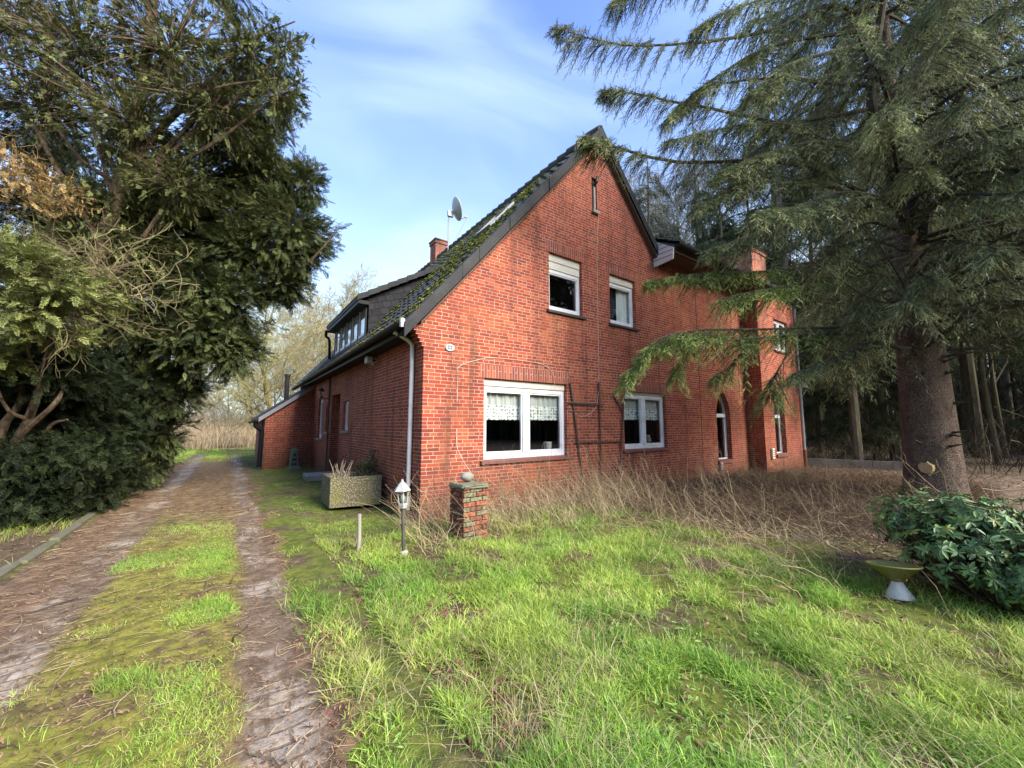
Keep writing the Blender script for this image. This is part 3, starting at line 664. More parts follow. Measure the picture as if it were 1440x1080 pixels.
for k in range(nw+1):
    yy = DY0+.03+(DY1-DY0-.06)*k/nw; fr.box(DX-.035, DX+.045, yy-.03, yy+.03, zb, zd(DX)-.18)
ff = fr.build('window_posts', M['gutter'], dorm)
for k in range(nw):
    a = DY0+.06+(DY1-DY0-.06)*k/nw; b = a+(DY1-DY0-.06)/nw-.06; zt = zd(DX)-.19
    f = MB().box(DX-.02, DX+.03, a, a+.06, zb, zt).box(DX-.02, DX+.03, b-.06, b, zb, zt).box(DX-.02, DX+.03, a+.06, b-.06, zb, zb+.07).box(DX-.02, DX+.03, a+.06, b-.06, zt-.07, zt)
    o = f.build('dormer_window', M['upvc'], dorm); 
    MB().box(DX+.008, DX+.012, a+.05, b-.05, zb+.05, zt-.05).build('pane', M['glass'], o)
    MB().box(DX+.035, DX+.04, a, b, zb, zt).build('reflection_sheet', M['drape'], o)  # pale sheet standing in for sky reflected in the panes

# ---- skylight, chimneys, flue
def onroof(k, y, h=0.0): return np.array([-.34+k*(RX+.34), y, zl(-.34)+k*SL*(RX+.34)])+nv_*h
def roofbox(k0, k1, y0, y1, h0, h1, name, mat, par):
    V = [onroof(k, y, h) for h in (h0, h1) for y in (y0, y1) for k in (k0, k1)]
    return MB().add(V, [[(0, 2, 3, 1), (4, 5, 7, 6), (0, 1, 5, 4), (2, 6, 7, 3), (0, 4, 6, 2), (1, 3, 7, 5)]]).build(name, M[mat], par)
sk = MB()
for k0, k1, y0, y1 in ((.565, .58, 1.55, 2.35), (.70, .715, 1.55, 2.35), (.58, .70, 1.55, 1.63), (.58, .70, 2.27, 2.35)):
    V = [onroof(k, y, h) for h in (.02, .10) for y in (y0, y1) for k in (k0, k1)]
    sk.add(V, [[(0, 2, 3, 1), (4, 5, 7, 6), (0, 1, 5, 4), (2, 6, 7, 3), (0, 4, 6, 2), (1, 3, 7, 5)]])
skl = sk.build('skylight', M['roofedge'], roof); roofbox(.58, .70, 1.63, 2.27, .07, .08, 'pane', 'glass', roof)
def chimney(x0, x1, y0, y1, z0, z1):
    c = MB().box(x0, x1, y0, y1, z0, z1-.13).box(x0-.035, x1+.035, y0-.035, y1+.035, z1-.129, z1).build('chimney', M['brickchim'], house)
    MB().bevbox(x0-.06, x1+.06, y0-.06, y1+.06, z1+.001, z1+.06, .01).build('chimney_cap', M['black'], c); return c
chimney(4.15, 4.68, 8.9, 9.45, 7.6, 9.38); chimney(12.62, 13.75, .12, 1.35, 6.0, 8.0)
# ---- wing roof: low-pitched tiles over a boxed eave
WS = .52
tiled((6.62, -.62, 6.22), (.30, 0, 0), np.array([0, 4.9, 4.9*WS])/15, 26, 15, wave=.03, name='wing_roof')
MB().prism([(-.6, 6.16), (4.2, 6.16+4.8*WS), (8.3, 6.0), (8.2, 5.95), (4.2, 6.05+4.8*WS), (-.58, 6.08)], 'x', 6.66, 14.35).build('wing_roof_boarding', M['tile'], house, clean=True)
MB().prism([(-.003, 5.69), (-.56, 5.74), (-.59, 6.04), (-.003, 6.42)], 'x', 6.43, 6.47).build('eave_end', M['soffit'], house, clean=True)
ln = MB()
for k in range(1, 5): z_ = 5.72+.13*k; ln.box(6.424, 6.4295, -.57, -.003, z_, z_+.012)
ln.build('board_groove', M['dark'], house)
MB().box(6.47, 14.32, -.56, -.505, 5.95, 6.10).box(6.47, 14.32, -.505, -.003, 5.93, 5.97).build('wing_fascia', M['wood'], house)
gutter((6.50, -.66, 6.12), (14.36, -.66, 6.10))
MB().tube(spline([(14.22, -.66, 6.05), (14.22, -.60, 5.85), (14.22, -.53, 5.7), (14.22, -.53, 3.0), (14.22, -.53, .62)], 24), .05, 10).build('downpipe', M['zinc'], house)
MB().tube([(14.22, -.53, .64), (14.22, -.53, -.05)], .062, 10).build('pipe_shoe', M['rust'], house)

# ---- lean-to on the long side
LY0, LY1, LX = 10.19, 15.2, -1.52
def zt_(x): return 1.90+.74*(x-LX)
lt = MB().prism([(LX, -.2), (-.001, -.2), (-.001, zt_(0)-.02), (LX, zt_(LX)-.02)], 'y', LY0, LY0+.24); lt.box(LX, LX+.12, LY0+.2401, LY0+.35, -.2, 1.85); lt.box(LX, LX+.2, LY0+1.5, LY1, -.2, 1.85)
lean = lt.build('lean_to', M['brick'], house, clean=True)
MB().prism([(LX-.22, zt_(LX-.22)-.02), (.02, zt_(.02)-.02), (.02, zt_(.02)+.06), (LX-.22, zt_(LX-.22)+.06)], 'y', LY0-.08, LY1).build('lean_to_roof', M['verge'], lean, clean=True)
MB().prism([(LX-.20, zt_(LX-.20)-.13), (-.02, zt_(-.02)-.13), (-.02, zt_(-.02)+.02), (LX-.20, zt_(LX-.20)+.02)], 'y', LY0-.115, LY0-.081).build('verge_sheet', M['roofedge'], lean, clean=True)
dd = MB().box(LX+.02, LX+.06, LY0+.36, LY0+1.48, 0.02, 1.82); dd.box(LX-.02, LX+.02, LY0+.36, LY0+.44, 0, 1.82).box(LX-.02, LX+.02, LY0+1.40, LY0+1.48, 0, 1.82)
dd = dd.build('shed_door', M['greywood'], lean); MB().box(LX+.01, LX+.019, LY0+.55, LY0+1.3, 1.05, 1.65).build('door_pane', M['glass'], dd)
gutter((LX-.26, LY0-.10, 1.70), (LX-.26, LY1, 1.66), par=lean)
MB().tube(spline([(LX-.26, LY0+.02, 1.66), (LX-.27, LY0+.03, 1.50), (LX-.12, LY0+.06, 1.36), (LX-.08, LY0+.08, 1.2), (LX-.10, LY0+.08, .08)], 18), .075, 10).build('downpipe', M['gutter'], lean)
fl = MB().tube([(-.78, 11.6, 2.3), (-.78, 11.6, 3.42)], .085, 12).build('flue', M['black'], lean)
MB().tube([(-.78, 11.6, 3.42), (-.78, 11.6, 3.50)], [.11, .11], 12).build('cowl', M['black'], fl)
# ------------------------------------------------------------------ terrain height, shared by everything that grows
def H(x, y):
    x = np.asarray(x, float); y = np.asarray(y, float)
    far = np.clip((np.hypot(x-2, y)-4)/20, 0, 1)
    h = (fbm(x*.55, y*.55, 5, 3)-.5)*.10+(fbm(x*2.1, y*2.1, 9, 3)-.5)*.05
    on_drive = np.exp(-((x+2.85)/1.3)**4); inhouse = (x > -.6) & (x < 14.6) & (y > -.6)
    h = h*(1-.8*on_drive)
    for c in (-3.60, -2.20): h = h-.025*np.exp(-((x-c)/.22)**2)
    return np.where(inhouse, np.minimum(h, .0), h)+far*0

# ------------------------------------------------------------------ things on and around the house
t = thing('satellite_dish', 'grey satellite dish on a thin mast above the roof ridge beside the brick chimney', 'satellite dish', (4.2, 7.8, 8.3))
MB().tube([(0, 0, 0), (0, 0, 1.75)], .028, 8).build('mast', M['steel'], t)
n = unit(RT*.88+FW*.38+np.array([0, 0, .30])); Mx = frames(n[None], np.array([[0, 0, 1.]]))[0]
prof = []; 
for r_ in np.linspace(0.001, .46, 9): prof.append((r_, .16*(r_/.46)**2))
mb = MB().lathe(prof+[(.465, .165), (.46, .15)]+[(r_, .16*(r_/.46)**2-.012) for r_ in np.linspace(.45, .001, 7)], n=28)
V = np.concatenate(mb.V); c0 = np.array([.16, -.11, 1.93]); Q = np.stack([Mx[:, 1], Mx[:, 2], Mx[:, 0]], 1); mb.V = [V @ Q.T+c0]
mb.build('dish', M['dish'], t, smooth=True)
lnb = c0+n*.62-np.array([0, 0, .42])
MB().tube([c0-Mx[:, 2]*.42+n*.12, lnb], .018, 6).build('feed_arm', M['steel'], t)
MB().tube([lnb-n*.03, lnb+np.array([0, 0, .05])-n*.12], [.035, .05], 8).build('receiver', M['dish'], t)
MB().tube([lnb, (.05, -.25, .30)], .012, 6).build('strut', M['steel'], t)
MB().box(-.05, .17, -.09, .03, 1.62, 1.86).build('bracket', M['steel'], t)

t = thing('house_number_plate', 'small oval white enamel number plate screwed to the gable near the corner', 'sign', (.47, -.002, 2.83))
e = np.linspace(0, 2*np.pi, 28, endpoint=False)
MB().prism([(.085*math.cos(a), .062*math.sin(a)) for a in e], 'y', -.022, 0).build('plate', M['enamel'], t, clean=True)
mk = MB()
for sx in (-.042, .006): mk.prism([(sx+.0*q, q) if False else (sx+u*1.3, q*1.45) for u, q in ((0, -.022), (.028, -.022), (.028, -.012), (.012, -.010), (.028, .012), (.020, .026), (0, .022), (0, .012), (.014, .012), (0, -.012))], 'y', -.026, -.0225)
mk.build('number', M['blue'], t, clean=True)

def flood(loc, rz, label):
    t = thing('floodlight', label, 'floodlight', loc, rz)
    MB().bevbox(-.05, .05, -.03, 0, -.05, .05).build('wall_plate', M['lampwhite'], t)
    MB().tube([(0, -.03, 0), (0, -.12, -.02)], .018, 8).build('arm', M['black'], t)
    MB().bevbox(-.10, .10, -.24, -.11, -.08, .07, .015).build('lamp_head', M['lampwhite'], t)
    MB().tube([(.07, -.08, -.05), (.10, -.12, -.10)], .03, 10).build('sensor', M['lampwhite'], t)
    return t
flood((0, 2.55, 2.90), R(-90), 'white floodlight with sensor fixed under the dark eave of the long side wall')
t = thing('wall_lantern', 'black coach lantern on a bracket beside the recessed side door', 'wall lantern', (-.005, 7.55, 2.50), R(-90))
MB().tube(spline([(0, 0, -.12), (0, -.10, -.16), (0, -.22, -.05), (0, -.22, .10)], 12), .014, 8).build('bracket', M['black'], t)
MB().lathe([(.0, .20), (.03, .17), (.11, .08), (.10, .07), (.0, .07)], (0, -.22, 0), 6).build('cap', M['black'], t)
MB().lathe([(.055, -.12), (.085, .07), (.05, .07), (.0, -.12)], (0, -.22, 0), 6).build('glass', M['glass'], t)
MB().lathe([(.0, -.16), (.06, -.12), (.06, -.11), (0, -.11)], (0, -.22, 0), 6).build('base', M['black'], t)
t = thing('security_lamp', 'dark spotlight with bracket at the far right corner of the wing, beside its downpipe', 'spotlight', (13.98, -.505, 2.95))
MB().bevbox(-.05, .05, -.03, 0, -.10, .08).build('wall_plate', M['black'], t); MB().tube([(0, -.03, 0), (.05, -.16, .06)], .02, 8).build('arm', M['black'], t)
MB().lathe([(0, .1), (.06, .1), (.09, -.1), (.085, -.1), (.05, .08), (0, .08)], (.06, -.2, 0), 14).build('lamp_head', M['steel'], t); MB().tube([(0, -.03, .3), (0, -.2, .32)], .06, 8).build('sensor', M['black'], t)

for loc, s, lab in (((9.32, -.005, .30), 1.0, 'small white vent box low on the wall under the left arched window'), ((11.58, -.505, .60), 1.5, 'cream meter box low on the bay left of the right arched window')):
    t = thing('vent_box', lab, 'vent box', loc); MB().bevbox(-.075, .075, -.07, 0, -.10*s, .12*s, .01).build('cover', M['cream'] if s > 1 else M['lampwhite'], t)
    g = MB()
    for k in range(4): g.box(-.055, .055, -.074, -.0702, -.06*s+.04*k*s, -.045*s+.04*k*s)
    g.build('grille', M['dark'], t)

def lath(p, q, w=.016, d=.012):
    p, q = np.array(p), np.array(q); u = unit(q-p); s = np.cross(u, [0, 1, 0]); V = [p+a*s*w+b*np.array([0, 1, 0])*d for a, b in ((-1, -1), (1, -1), (1, 1), (-1, 1))]+[q+a*s*w*.8+b*np.array([0, 1, 0])*d for a, b in ((-1, -1), (1, -1), (1, 1), (-1, 1))]
    return MB().add(V, [[(0, 1, 2, 3), (7, 6, 5, 4), (0, 4, 5, 1), (1, 5, 6, 2), (2, 6, 7, 3), (3, 7, 4, 0)]])
t = thing('trellis', 'broken trellis of thin weathered laths leaning on the gable between the two lower windows', 'trellis', (0, 0, 0))
for p, q in (((3.28, -.03, 2.40), (3.63, -.05, .12)), ((4.16, -.03, 2.46), (4.15, -.05, .18)), ((5.06, -.03, 2.55), (4.72, -.06, .15)), ((4.62, -.03, 2.25), (4.95, -.045, 1.80))): lath(p, q).build('upright', M['wood'], t)
for p, q in (((3.20, -.055, 1.98), (4.30, -.06, 1.97)), ((3.40, -.058, 1.15), (4.88, -.06, 1.14))): lath(p, q, .016).build('crossbar', M['wood'], t)
o = MB().tube(spline([(4.22, -.09, 6.46), (4.215, -.02, 5.6), (4.20, -.012, 4.2), (4.19, -.012, 3.2), (4.17, -.02, 2.5), (4.08, -.03, 1.98), (3.86, -.03, 1.76), (3.55, -.03, 1.70), (3.30, -.03, 1.82)], 60), .0048, 5).build('cable', M['cable'])
tag(o, 'pale cable hanging down the middle of the gable from the slit near the apex', 'cable')
o = MB().tube(spline([(.28, -1.14, .82), (.48, -.40, 1.05), (.62, -.02, 1.3), (.63, -.012, 2.3), (.66, -.012, 2.52), (1.0, -.012, 2.66), (1.35, -.014, 2.74), (2.2, -.014, 2.75), (2.60, -.02, 2.70), (2.80, -.02, 2.55), (2.86, -.02, 2.2)], 60), .0048, 5).build('cable', M['cable'])
tag(o, 'thin pale cable looping over the big window and down towards the brick pillar', 'cable')

# brick pillar with a mossy cap
t = thing('brick_pillar', 'short brick pillar with a mossy stone cap standing in dry stems by the house corner', 'pillar', (.18, -1.24, 0), R(2))
sh_ = MB().box(-.172, .172, -.172, .172, -.1, .662, tint=(.10, .085, .065))
for c in range(-1, 11):
    z0 = .062*c; 
    for s in range(4):
        ph = .0 if (c+s) % 2 else .10; a = -.19
        while a < .185:
            L = min(a+(.10 if (a == -.19 and ph) else .19), .19)
            if L-a > .03:
                j = RNG.normal(0, .0035); q = RNG.random(); tn = np.array((.29, .105, .06))*(1-q)+np.array((.13, .065, .045))*q
                if RNG.random() < .25: tn = np.array((.16, .15, .09))
                bx = MB().bevbox(a+.005, L-.006, -.19+j, -.165, z0+.006, z0+.056+RNG.normal(0, .002), .006); V = np.concatenate(bx.V); c_, s_ = math.cos(s*math.pi/2), math.sin(s*math.pi/2)
                V = np.stack([V[:, 0]*c_-V[:, 1]*s_, V[:, 0]*s_+V[:, 1]*c_, V[:, 2]], 1); sh_.add(V, [np.concatenate(f) for f in bx.F.values()], tint=tn)
            a = L
sh_.build('shaft', M['pillarbrick'], t)
bm = bmesh.new(); bmesh.ops.create_cube(bm, size=1)
for v in bm.verts: v.co = Vector((v.co.x*(.40 if v.co.z > 0 else .44), v.co.y*(.40 if v.co.z > 0 else .44), .695+v.co.z*.055))
bmesh.ops.bevel(bm, geom=bm.edges[:], offset=.018, segments=2, affect='EDGES'); bmesh.ops.subdivide_edges(bm, edges=bm.edges[:], cuts=2)
for v in bm.verts: v.co += Vector(RNG.normal(0, .008, 3))
MB().bm(bm).build('cap', M['mossstone'], t)
bm = bmesh.new(); bmesh.ops.create_icosphere(bm, subdivisions=3, radius=1)
for v in bm.verts:
    k = 1+.28*(fbm([v.co.x*1.7+3], [v.co.y*1.7+v.co.z*2.1], 2)[0]-.5); v.co = Vector((v.co.x*.10*k, v.co.y*.08*k, v.co.z*.065*k))
tag(MB().bm(bm).build('stone', M['concrete'], None, True, (.22, -1.12, .785)), 'rough grey stone lying on the cap of the brick pillar', 'stone')

# garden lamp
t = thing('garden_lamp', 'small white garden lantern on a dark leaning post in the grass before the house corner', 'garden lamp', (-.78, -1.42, 0)); t.rotation_euler = (R(1), R(-4), R(15))
MB().tube([(0, 0, -.05), (0, 0, .54)], [.024, .02], 8).build('post', M['lampgrey'], t)
MB().lathe([(.0, .535), (.045, .54), (.052, .57), (.035, .58), (0, .58)], n=6).build('holder', M['lampwhite'], t)
MB().lathe([(.045, .575), (.068, .74), (.064, .74), (.041, .575)], n=6).build('glass', M['glass'], t)
fr = MB()
for a in range(6): c, s = math.cos(a*math.pi/3), math.sin(a*math.pi/3); fr.tube([(.049*c, .049*s, .575), (.072*c, .072*s, .745)], .0065, 5)
fr.lathe([(.058, .735), (.078, .735), (.078, .755), (.058, .755)], n=6); fr.lathe([(.04, .575), (.056, .575), (.058, .60), (.042, .60)], n=6); fr.build('cage', M['lampwhite'], t)
MB().lathe([(0, .595), (.022, .60), (.026, .66), (.018, .70), (0, .71)], n=12).build('bulb', M['enamel'], t, True)
MB().lathe([(.105, .745), (.10, .752), (.045, .82), (.02, .84), (.012, .87), (0, .875)], n=6).build('roof', M['lampwhite'], t)
MB().lathe([(.0, -.02), (.05, -.02), (.05, .03), (.02, .05), (0, .05)], n=10).build('foot', M['lampwhite'], t)

o = MB().tube([(0, 0, -.1), (.005, 0, .2), (.0, .01, .44)], [.024, .022, .021], 9).build('marker_post', M['greywood'], None, loc=(-1.19, -1.02, 0))
tag(o, 'short pale round stake standing upright at the lawn edge by the drive', 'stake')

# planter with plants
t = thing('planter', 'square exposed-aggregate concrete planter standing against the shaded side wall', 'planter', (-.52, 2.12, 0), R(0))
po = [(-.47, -.40), (.40, -.54), (.40, .42), (-.47, .42)]
def shell(po, z0, z1, k): 
    c = np.mean(po, 0); return [tuple(c+(np.array(p)-c)*k) for p in po]
o_ = shell(po, 0, 0, 1); i_ = shell(po, 0, 0, .86); V = [(x, y, .03) for x, y in o_]+[(x, y, .56) for x, y in o_]+[(x, y, .56) for x, y in i_]+[(x, y, .46) for x, y in i_]
F = []
for i in range(4): j = (i+1) % 4; F += [(i, j, 4+j, 4+i), (4+i, 4+j, 8+j, 8+i), (8+i, 8+j, 12+j, 12+i)]
MB().add(V, [F, [(3, 2, 1, 0)]]).build('trough', M['aggregate'], t, clean=True)
MB().add([(x, y, .47) for x, y in shell(po, 0, 0, .87)], [[(0, 1, 2, 3)]]).build('soil', M['soil'], t)

LEAF = np.array([(0, 0, 0), (.35, .16, .03), (.35, -.16, .03), (.75, .12, .01), (.75, -.12, .01), (1, 0, -.05), (.35, 0, 0), (.75, 0, -.02)])
LEAFQ = np.array([(0, 6, 1, 1), (0, 2, 2, 6), (6, 7, 3, 1), (6, 2, 4, 7), (7, 5, 5, 3), (7, 4, 4, 5)])
LQ = np.array([(6, 7, 3, 1), (6, 2, 4, 7)]); LT = np.array([(0, 6, 1), (0, 2, 6), (7, 5, 3), (7, 4, 5)])
def leaves(pos, d, size, tint, up=None):
    N = len(pos); Mx = frames(d, up, RNG.normal(0, .35, N)); s = np.asarray(size)
    V, F, T = scatter(LEAF, LQ, pos, Mx, s, tint); _, F3, _ = scatter(LEAF, LT, pos, Mx, s, tint)
    return V, [F, F3], T
def cols(n, a, b, k=1.0):
    f = np.clip(RNG.random(n)**k, 0, 1)[:, None]; return np.array(a)*(1-f)+np.array(b)*f
sh = thing('potted_shrub', 'small dark evergreen shrub growing in the concrete planter', 'shrub', (-.33, 1.95, .47))
n = 420; d = unit(RNG.normal(0, 1, (n, 3))+np.array([0, 0, .7])); rad = RNG.uniform(.3, 1, n)**.6
pos = d*rad[:, None]*np.array([.26, .26, .26])+np.array([0, 0, .05]); pos[:, 2] = np.abs(pos[:, 2])
k = n//3; pos[:k] = np.stack([RNG.normal(.14, .05, k), RNG.normal(.02, .05, k), RNG.uniform(.1, .52, k)], 1)
V, F, T = leaves(pos, unit(d+np.array([0, 0, .3])), RNG.uniform(.05, .09, n), cols(n, (.018, .04, .012), (.07, .11, .03), 1.5)); link('foliage', new_mesh('foliage', V, F, T), M['leaf'], sh)
mb = MB()
for k in range(9): a = RNG.uniform(0, 6.3); mb.tube([(0, 0, -.02), (.12*math.cos(a), .12*math.sin(a), .2), (.18*math.cos(a), .2*math.sin(a), .40)], [.006, .005, .002], 5)
mb.build('stem', M['wood'], sh)
sh = thing('dead_plant', 'bare straw-coloured dead stems sticking up from the left end of the planter', 'plant', (-.76, 1.98, .47))
mb = MB(); T = []
for k in range(26):
    a = RNG.uniform(0, 6.3); l = RNG.uniform(.12, .40); s = RNG.uniform(.1, .5); b = RNG.normal(0, .08, 2)
    P = spline([(b[0], b[1], 0), (b[0]+s*l*.5*math.cos(a), b[1]+s*l*.5*math.sin(a), l*.6), (b[0]+s*l*math.cos(a), b[1]+s*l*math.sin(a), l)], 5); mb.tube(P, [.005, .005, .004, .003, .002], 4, tint=cols(1, (.30, .22, .13), (.55, .47, .34))[0])
mb.build('stems', M['dry'], sh)
n = 24; V, F, T = leaves(RNG.normal(0, .08, (n, 3))*np.array([1, 1, .3])+np.array([-.04, 0, .05]), RNG.normal(0, 1, (n, 3))+np.array([0, 0, .4]), RNG.uniform(.06, .12, n), cols(n, (.30, .42, .38), (.55, .52, .38))); link('dry_leaves', new_mesh('dry_leaves', V, F, T), M['leaf'], sh)

# carved green stone against the lean-to
t = thing('stone_marker', 'narrow algae-green carved stone standing upright on a base before the lean-to wall', 'stone marker', (-.62, 9.72, 0))
MB().bevbox(-.24, .24, -.16, .16, -.05, .07, .02).build('base', M['greenstone'], t)
mb = MB(); V = []
for z, w, d in ((.07, .15, .10), (.40, .125, .09), (.62, .115, .085), (.66, .10, .08), (.70, .05, .06)): V += [(-w, -d, z), (w, -d, z), (w, d, z), (-w, d, z)]
F = [(4*k+i, 4*k+(i+1) % 4, 4*k+4+(i+1) % 4, 4*k+4+i) for k in range(4) for i in range(4)]; mb.add(V, [F, [(16, 17, 18, 19)]]).build('shaft', M['greenstone'], t, clean=True)
MB().box(-.03, .03, -.115, -.09, .45, .53).box(-.07, .07, -.112, -.095, .30, .36).box(-.08, .08, -.118, -.10, .15, .19).build('carving', M['dark'], t)

# tilted bowl on a white foot
bp = gnd(1265, 836); t = thing('bird_bath', 'shallow olive plastic bowl tilted on a white conical foot beside the rhododendron', 'bird bath', (bp[0], bp[1], 0)); t.rotation_euler = (R(-6), R(5), 0); t.scale = (.86, .86, .9)
MB().lathe([(.0, .13), (.05, .135), (.205, .275), (.225, .282), (.226, .27), (.208, .262), (.05, .122), (0, .12)], n=32).build('bowl', M['bowl'], t, True)
MB().lathe([(.12, -.03), (.11, .0), (.055, .09), (.045, .125), (0, .126)], n=24).build('foot', M['footwhite'], t, True)
n = 22; a = RNG.uniform(0, 6.3, n); r_ = RNG.uniform(.02, .12, n); pos = np.stack([r_*np.cos(a), r_*np.sin(a), .9*(.135+np.clip(r_/.86-.05, 0, 1)*.92)+.012+.07*r_*np.sin(a)*0], 1)
V, F, T = leaves(pos, RNG.normal(0, 1, (n, 3))*np.array([1, 1, .25]), RNG.uniform(.035, .065, n), cols(n, (.14, .05, .025), (.34, .15, .06))); o = link('wet_leaves', new_mesh('wet_leaves', V, F, T), M['litter'], None, (bp[0], bp[1], .0)); tag(o, 'brown fallen leaves lying in the olive bowl', 'leaves', kind='stuff')

# low concrete wall beyond the wing
t = MB().prism([(15.1, -.1), (15.24, -.06), (16.0, -2.75), (15.86, -2.8)], 'z', -.1, .28).build('low_wall', M['concrete'], clean=True); tag(t, 'low grey concrete edging wall at the wood edge beyond the wing corner', 'wall')
# kerb along the drive, block by block
kb = MB(); y = -4.2
while y < 15.5:
    L = .98; x = -4.33+.03*math.sin(y)+RNG.normal(0, .008); z = RNG.normal(0, .012)
    kb.bevbox(x-.055, x+.055, y+.006, y+L-.006, -.2, .052+z, .018); y += L
tag(kb.build('kerb', M['kerb']), kind='structure')
# logs and a heap of brushwood at the far end
for (px, py, s, lab) in ((338, 634, 1.0, 'pale sawn beam lying on the far grass beside the lean-to'), (322, 630, 1.0, 'dark beam lying behind the pale one at the end of the drive')):
    p = gnd(px, py); t = MB().bevbox(-1.1, .8, -.08, .08, .02, .17, .03).build('timber_beam', M['barkmoss'] if px > 330 else M['wood'], None, loc=p); t.rotation_euler = (0, 0, R(-25)); tag(t, lab, 'beam')
# ------------------------------------------------------------------ trees: templates
def diamond(p, d, l, w, nrm=(0, 0, 1)):
    d = unit(np.array(d, float)); s = unit(np.cross(nrm, d))*w; p = np.array(p, float)
    return [p, p+d*l*.45+s, p+d*l, p+d*l*.45-s]
def make_spray(seed, ns=8, wid=.05, drop=.12):
    """flat scale-leaf frond, 1 long, along +x"""
    r = np.random.default_rng(seed); V = []
    V += diamond((0, 0, 0), (1, 0, -drop), 1.0, wid*.5)
    for i in range(ns):
        u = .08+.86*i/ns; L = (1-u)*.30+.10
        for sgn in (-1, 1):
            b = np.array([u, 0, -drop*u]); d = np.array([.72, sgn*.7, r.normal(-.05, .22)])
            V += diamond(b, d, L*r.uniform(.75, 1.1), wid*r.uniform(.8, 1.2), (0, r.normal(0, .4), 1))
            m = b+unit(d)*L*.5; V += diamond(m, (.95, sgn*.1, r.normal(-.1, .25)), L*.45, wid*.7, (0, r.normal(0, .5), 1))
    V = np.array(V); return V, np.arange(len(V)).reshape(-1, 4)
def make_twig(seed, nd=13, wid=.05):
    """spruce twig 1 long along +x, needles all round"""
    r = np.random.default_rng(seed); V = diamond((0, 0, 0), (1, 0, 0), 1, .016)
    for i in range(nd):
        u = .03+.9*i/nd; a = i*2.4+r.uniform(-.3, .3); d = np.array([.9, .62*math.cos(a), .62*math.sin(a)])
        V += diamond((u, 0, 0), d, r.uniform(.15, .23)*(1.05-.35*u), wid*.5, (math.sin(a), 0, math.cos(a)))
    V = np.array(V); return V, np.arange(len(V)).reshape(-1, 4)
SPR = [make_spray(k, 9, .030) for k in range(3)]; SPR2 = [make_spray(20+k, 5, .075, .25) for k in range(2)]
TWG = [make_twig(k) for k in range(3)]; TWG2 = [make_twig(9, 8, .085)]

def bake(temps, pos, dirs, size, tint, name, mat, parent, up=None, roll=None):
    which = RNG.integers(0, len(temps), len(pos)); Vs = []; Fs = []; Ts = []; o = 0
    for k, (TV, TF) in enumerate(temps):
        s = which == k
        if not s.any(): continue
        tv = RNG.uniform(.75, 1.2, len(TV)//4).repeat(4)
        V, F, T = scatter(TV, TF, pos[s], frames(dirs[s], None if up is None else up[s], None if roll is None else roll[s]), size[s], tint[s], tv)
        Vs.append(V); Fs.append(F+o); Ts.append(T); o += len(V)
    return link(name, new_mesh(name, np.concatenate(Vs), [np.concatenate(Fs)], np.concatenate(Ts)), M[mat], parent)

# ------------------------------------------------------------------ conifers along the drive (left)
def conifer(name, label, trunkbase, trunkpts, lobes, n, col, part_name='foliage', size=(.22, .42), limb_r=.05, loose=0.0, leafmat='leaf', bark='bark', tr=.16, extra_limbs=(), temps=None):
    """lobes: (centre, (rx,ry,rz), weight). Sprays sit on branchlets that grow outward from the limb inside each lobe"""
    t = thing(name, label, 'conifer', tuple(trunkbase), 0, 'conifers beside the drive'); base = np.array(trunkbase)
    mb = MB(); mb.tube(spline(np.array(trunkpts)-base, 14), np.linspace(tr, tr*.35, 14), 10); mb.build('trunk', M[bark], t)
    lm = MB(); W = np.array([l[2] for l in lobes], float); W /= W.sum(); P = []; D = []; T = []; S = []
    tp = np.array(trunkpts)
    bl = []
    for (c, r, w), q in zip(lobes, W):
        c = np.array(c, float); r = np.array(r, float); k = np.argmin(np.linalg.norm(tp-c, axis=1)-.0); st = tp[max(0, k-1)]
        mid = (st+c)/2+np.array([0, 0, -.25]); L = spline([st, mid, c], 8); lm.tube(L-base, np.linspace(limb_r, limb_r*.35, 8), 6)
        m = int(n*q); nb = max(6, m//14)
        d = unit(RNG.normal(0, 1, (nb, 3))); end = c+d*r*(RNG.uniform(.55, 1.0, (nb, 1))+RNG.random((nb, 1))**3*loose)
        # ragged outline: lumpy radius
        lum = .72+.5*vnoise(d[:, 0]*2.5+c[0]*7+d[:, 2]*2, d[:, 1]*2.5+c[2]*5, 4)[:, None]; end = c+(end-c)*lum
        start = c+(end-c)*RNG.uniform(.0, .35, (nb, 1)); bl.append(np.stack([start, (start+end)/2+np.array([0, 0, .04]), end+np.array([0, 0, -.06])], 1))
        ii = RNG.integers(0, nb, m); u = RNG.random((m, 1))**.6; p = start[ii]+(end[ii]-start[ii])*u+RNG.normal(0, .055, (m, 3))
        dd = unit(unit(end[ii]-start[ii])+RNG.normal(0, .5, (m, 3))+np.array([0, 0, -.15]))
        P.append(p); D.append(dd); S.append(RNG.uniform(size[0], size[1], m)*(1.1-.35*u[:, 0]))
        f = np.clip(RNG.normal(.45, .28, m)+.5*(fbm(p[:, 0]*1.3, p[:, 2]*1.3+p[:, 1], 8)-.5), 0, 1)[:, None]
        T.append(np.array(col[0])*(1-f)+np.array(col[1])*f)
    B = np.concatenate(bl)-base; V, F = tubes(B, np.tile([.010, .007, .003], (len(B), 1)), 3); lm.add(V, [F])
    for L, r0 in extra_limbs: lm.tube(spline(np.array(L)-base, 14), np.linspace(r0, r0*.3, 14), 7)
    lm.build('limbs', M['bluegrey' if bark != 'bark' else bark], t)
    P = np.concatenate(P); D = np.concatenate(D); S = np.concatenate(S); T = np.concatenate(T)
    bake(temps or SPR, P-base, D, S, T, part_name, leafmat, t, roll=RNG.uniform(-.8, .8, len(P)))
    return t
def pl(*a): return [at(*q) for q in a]
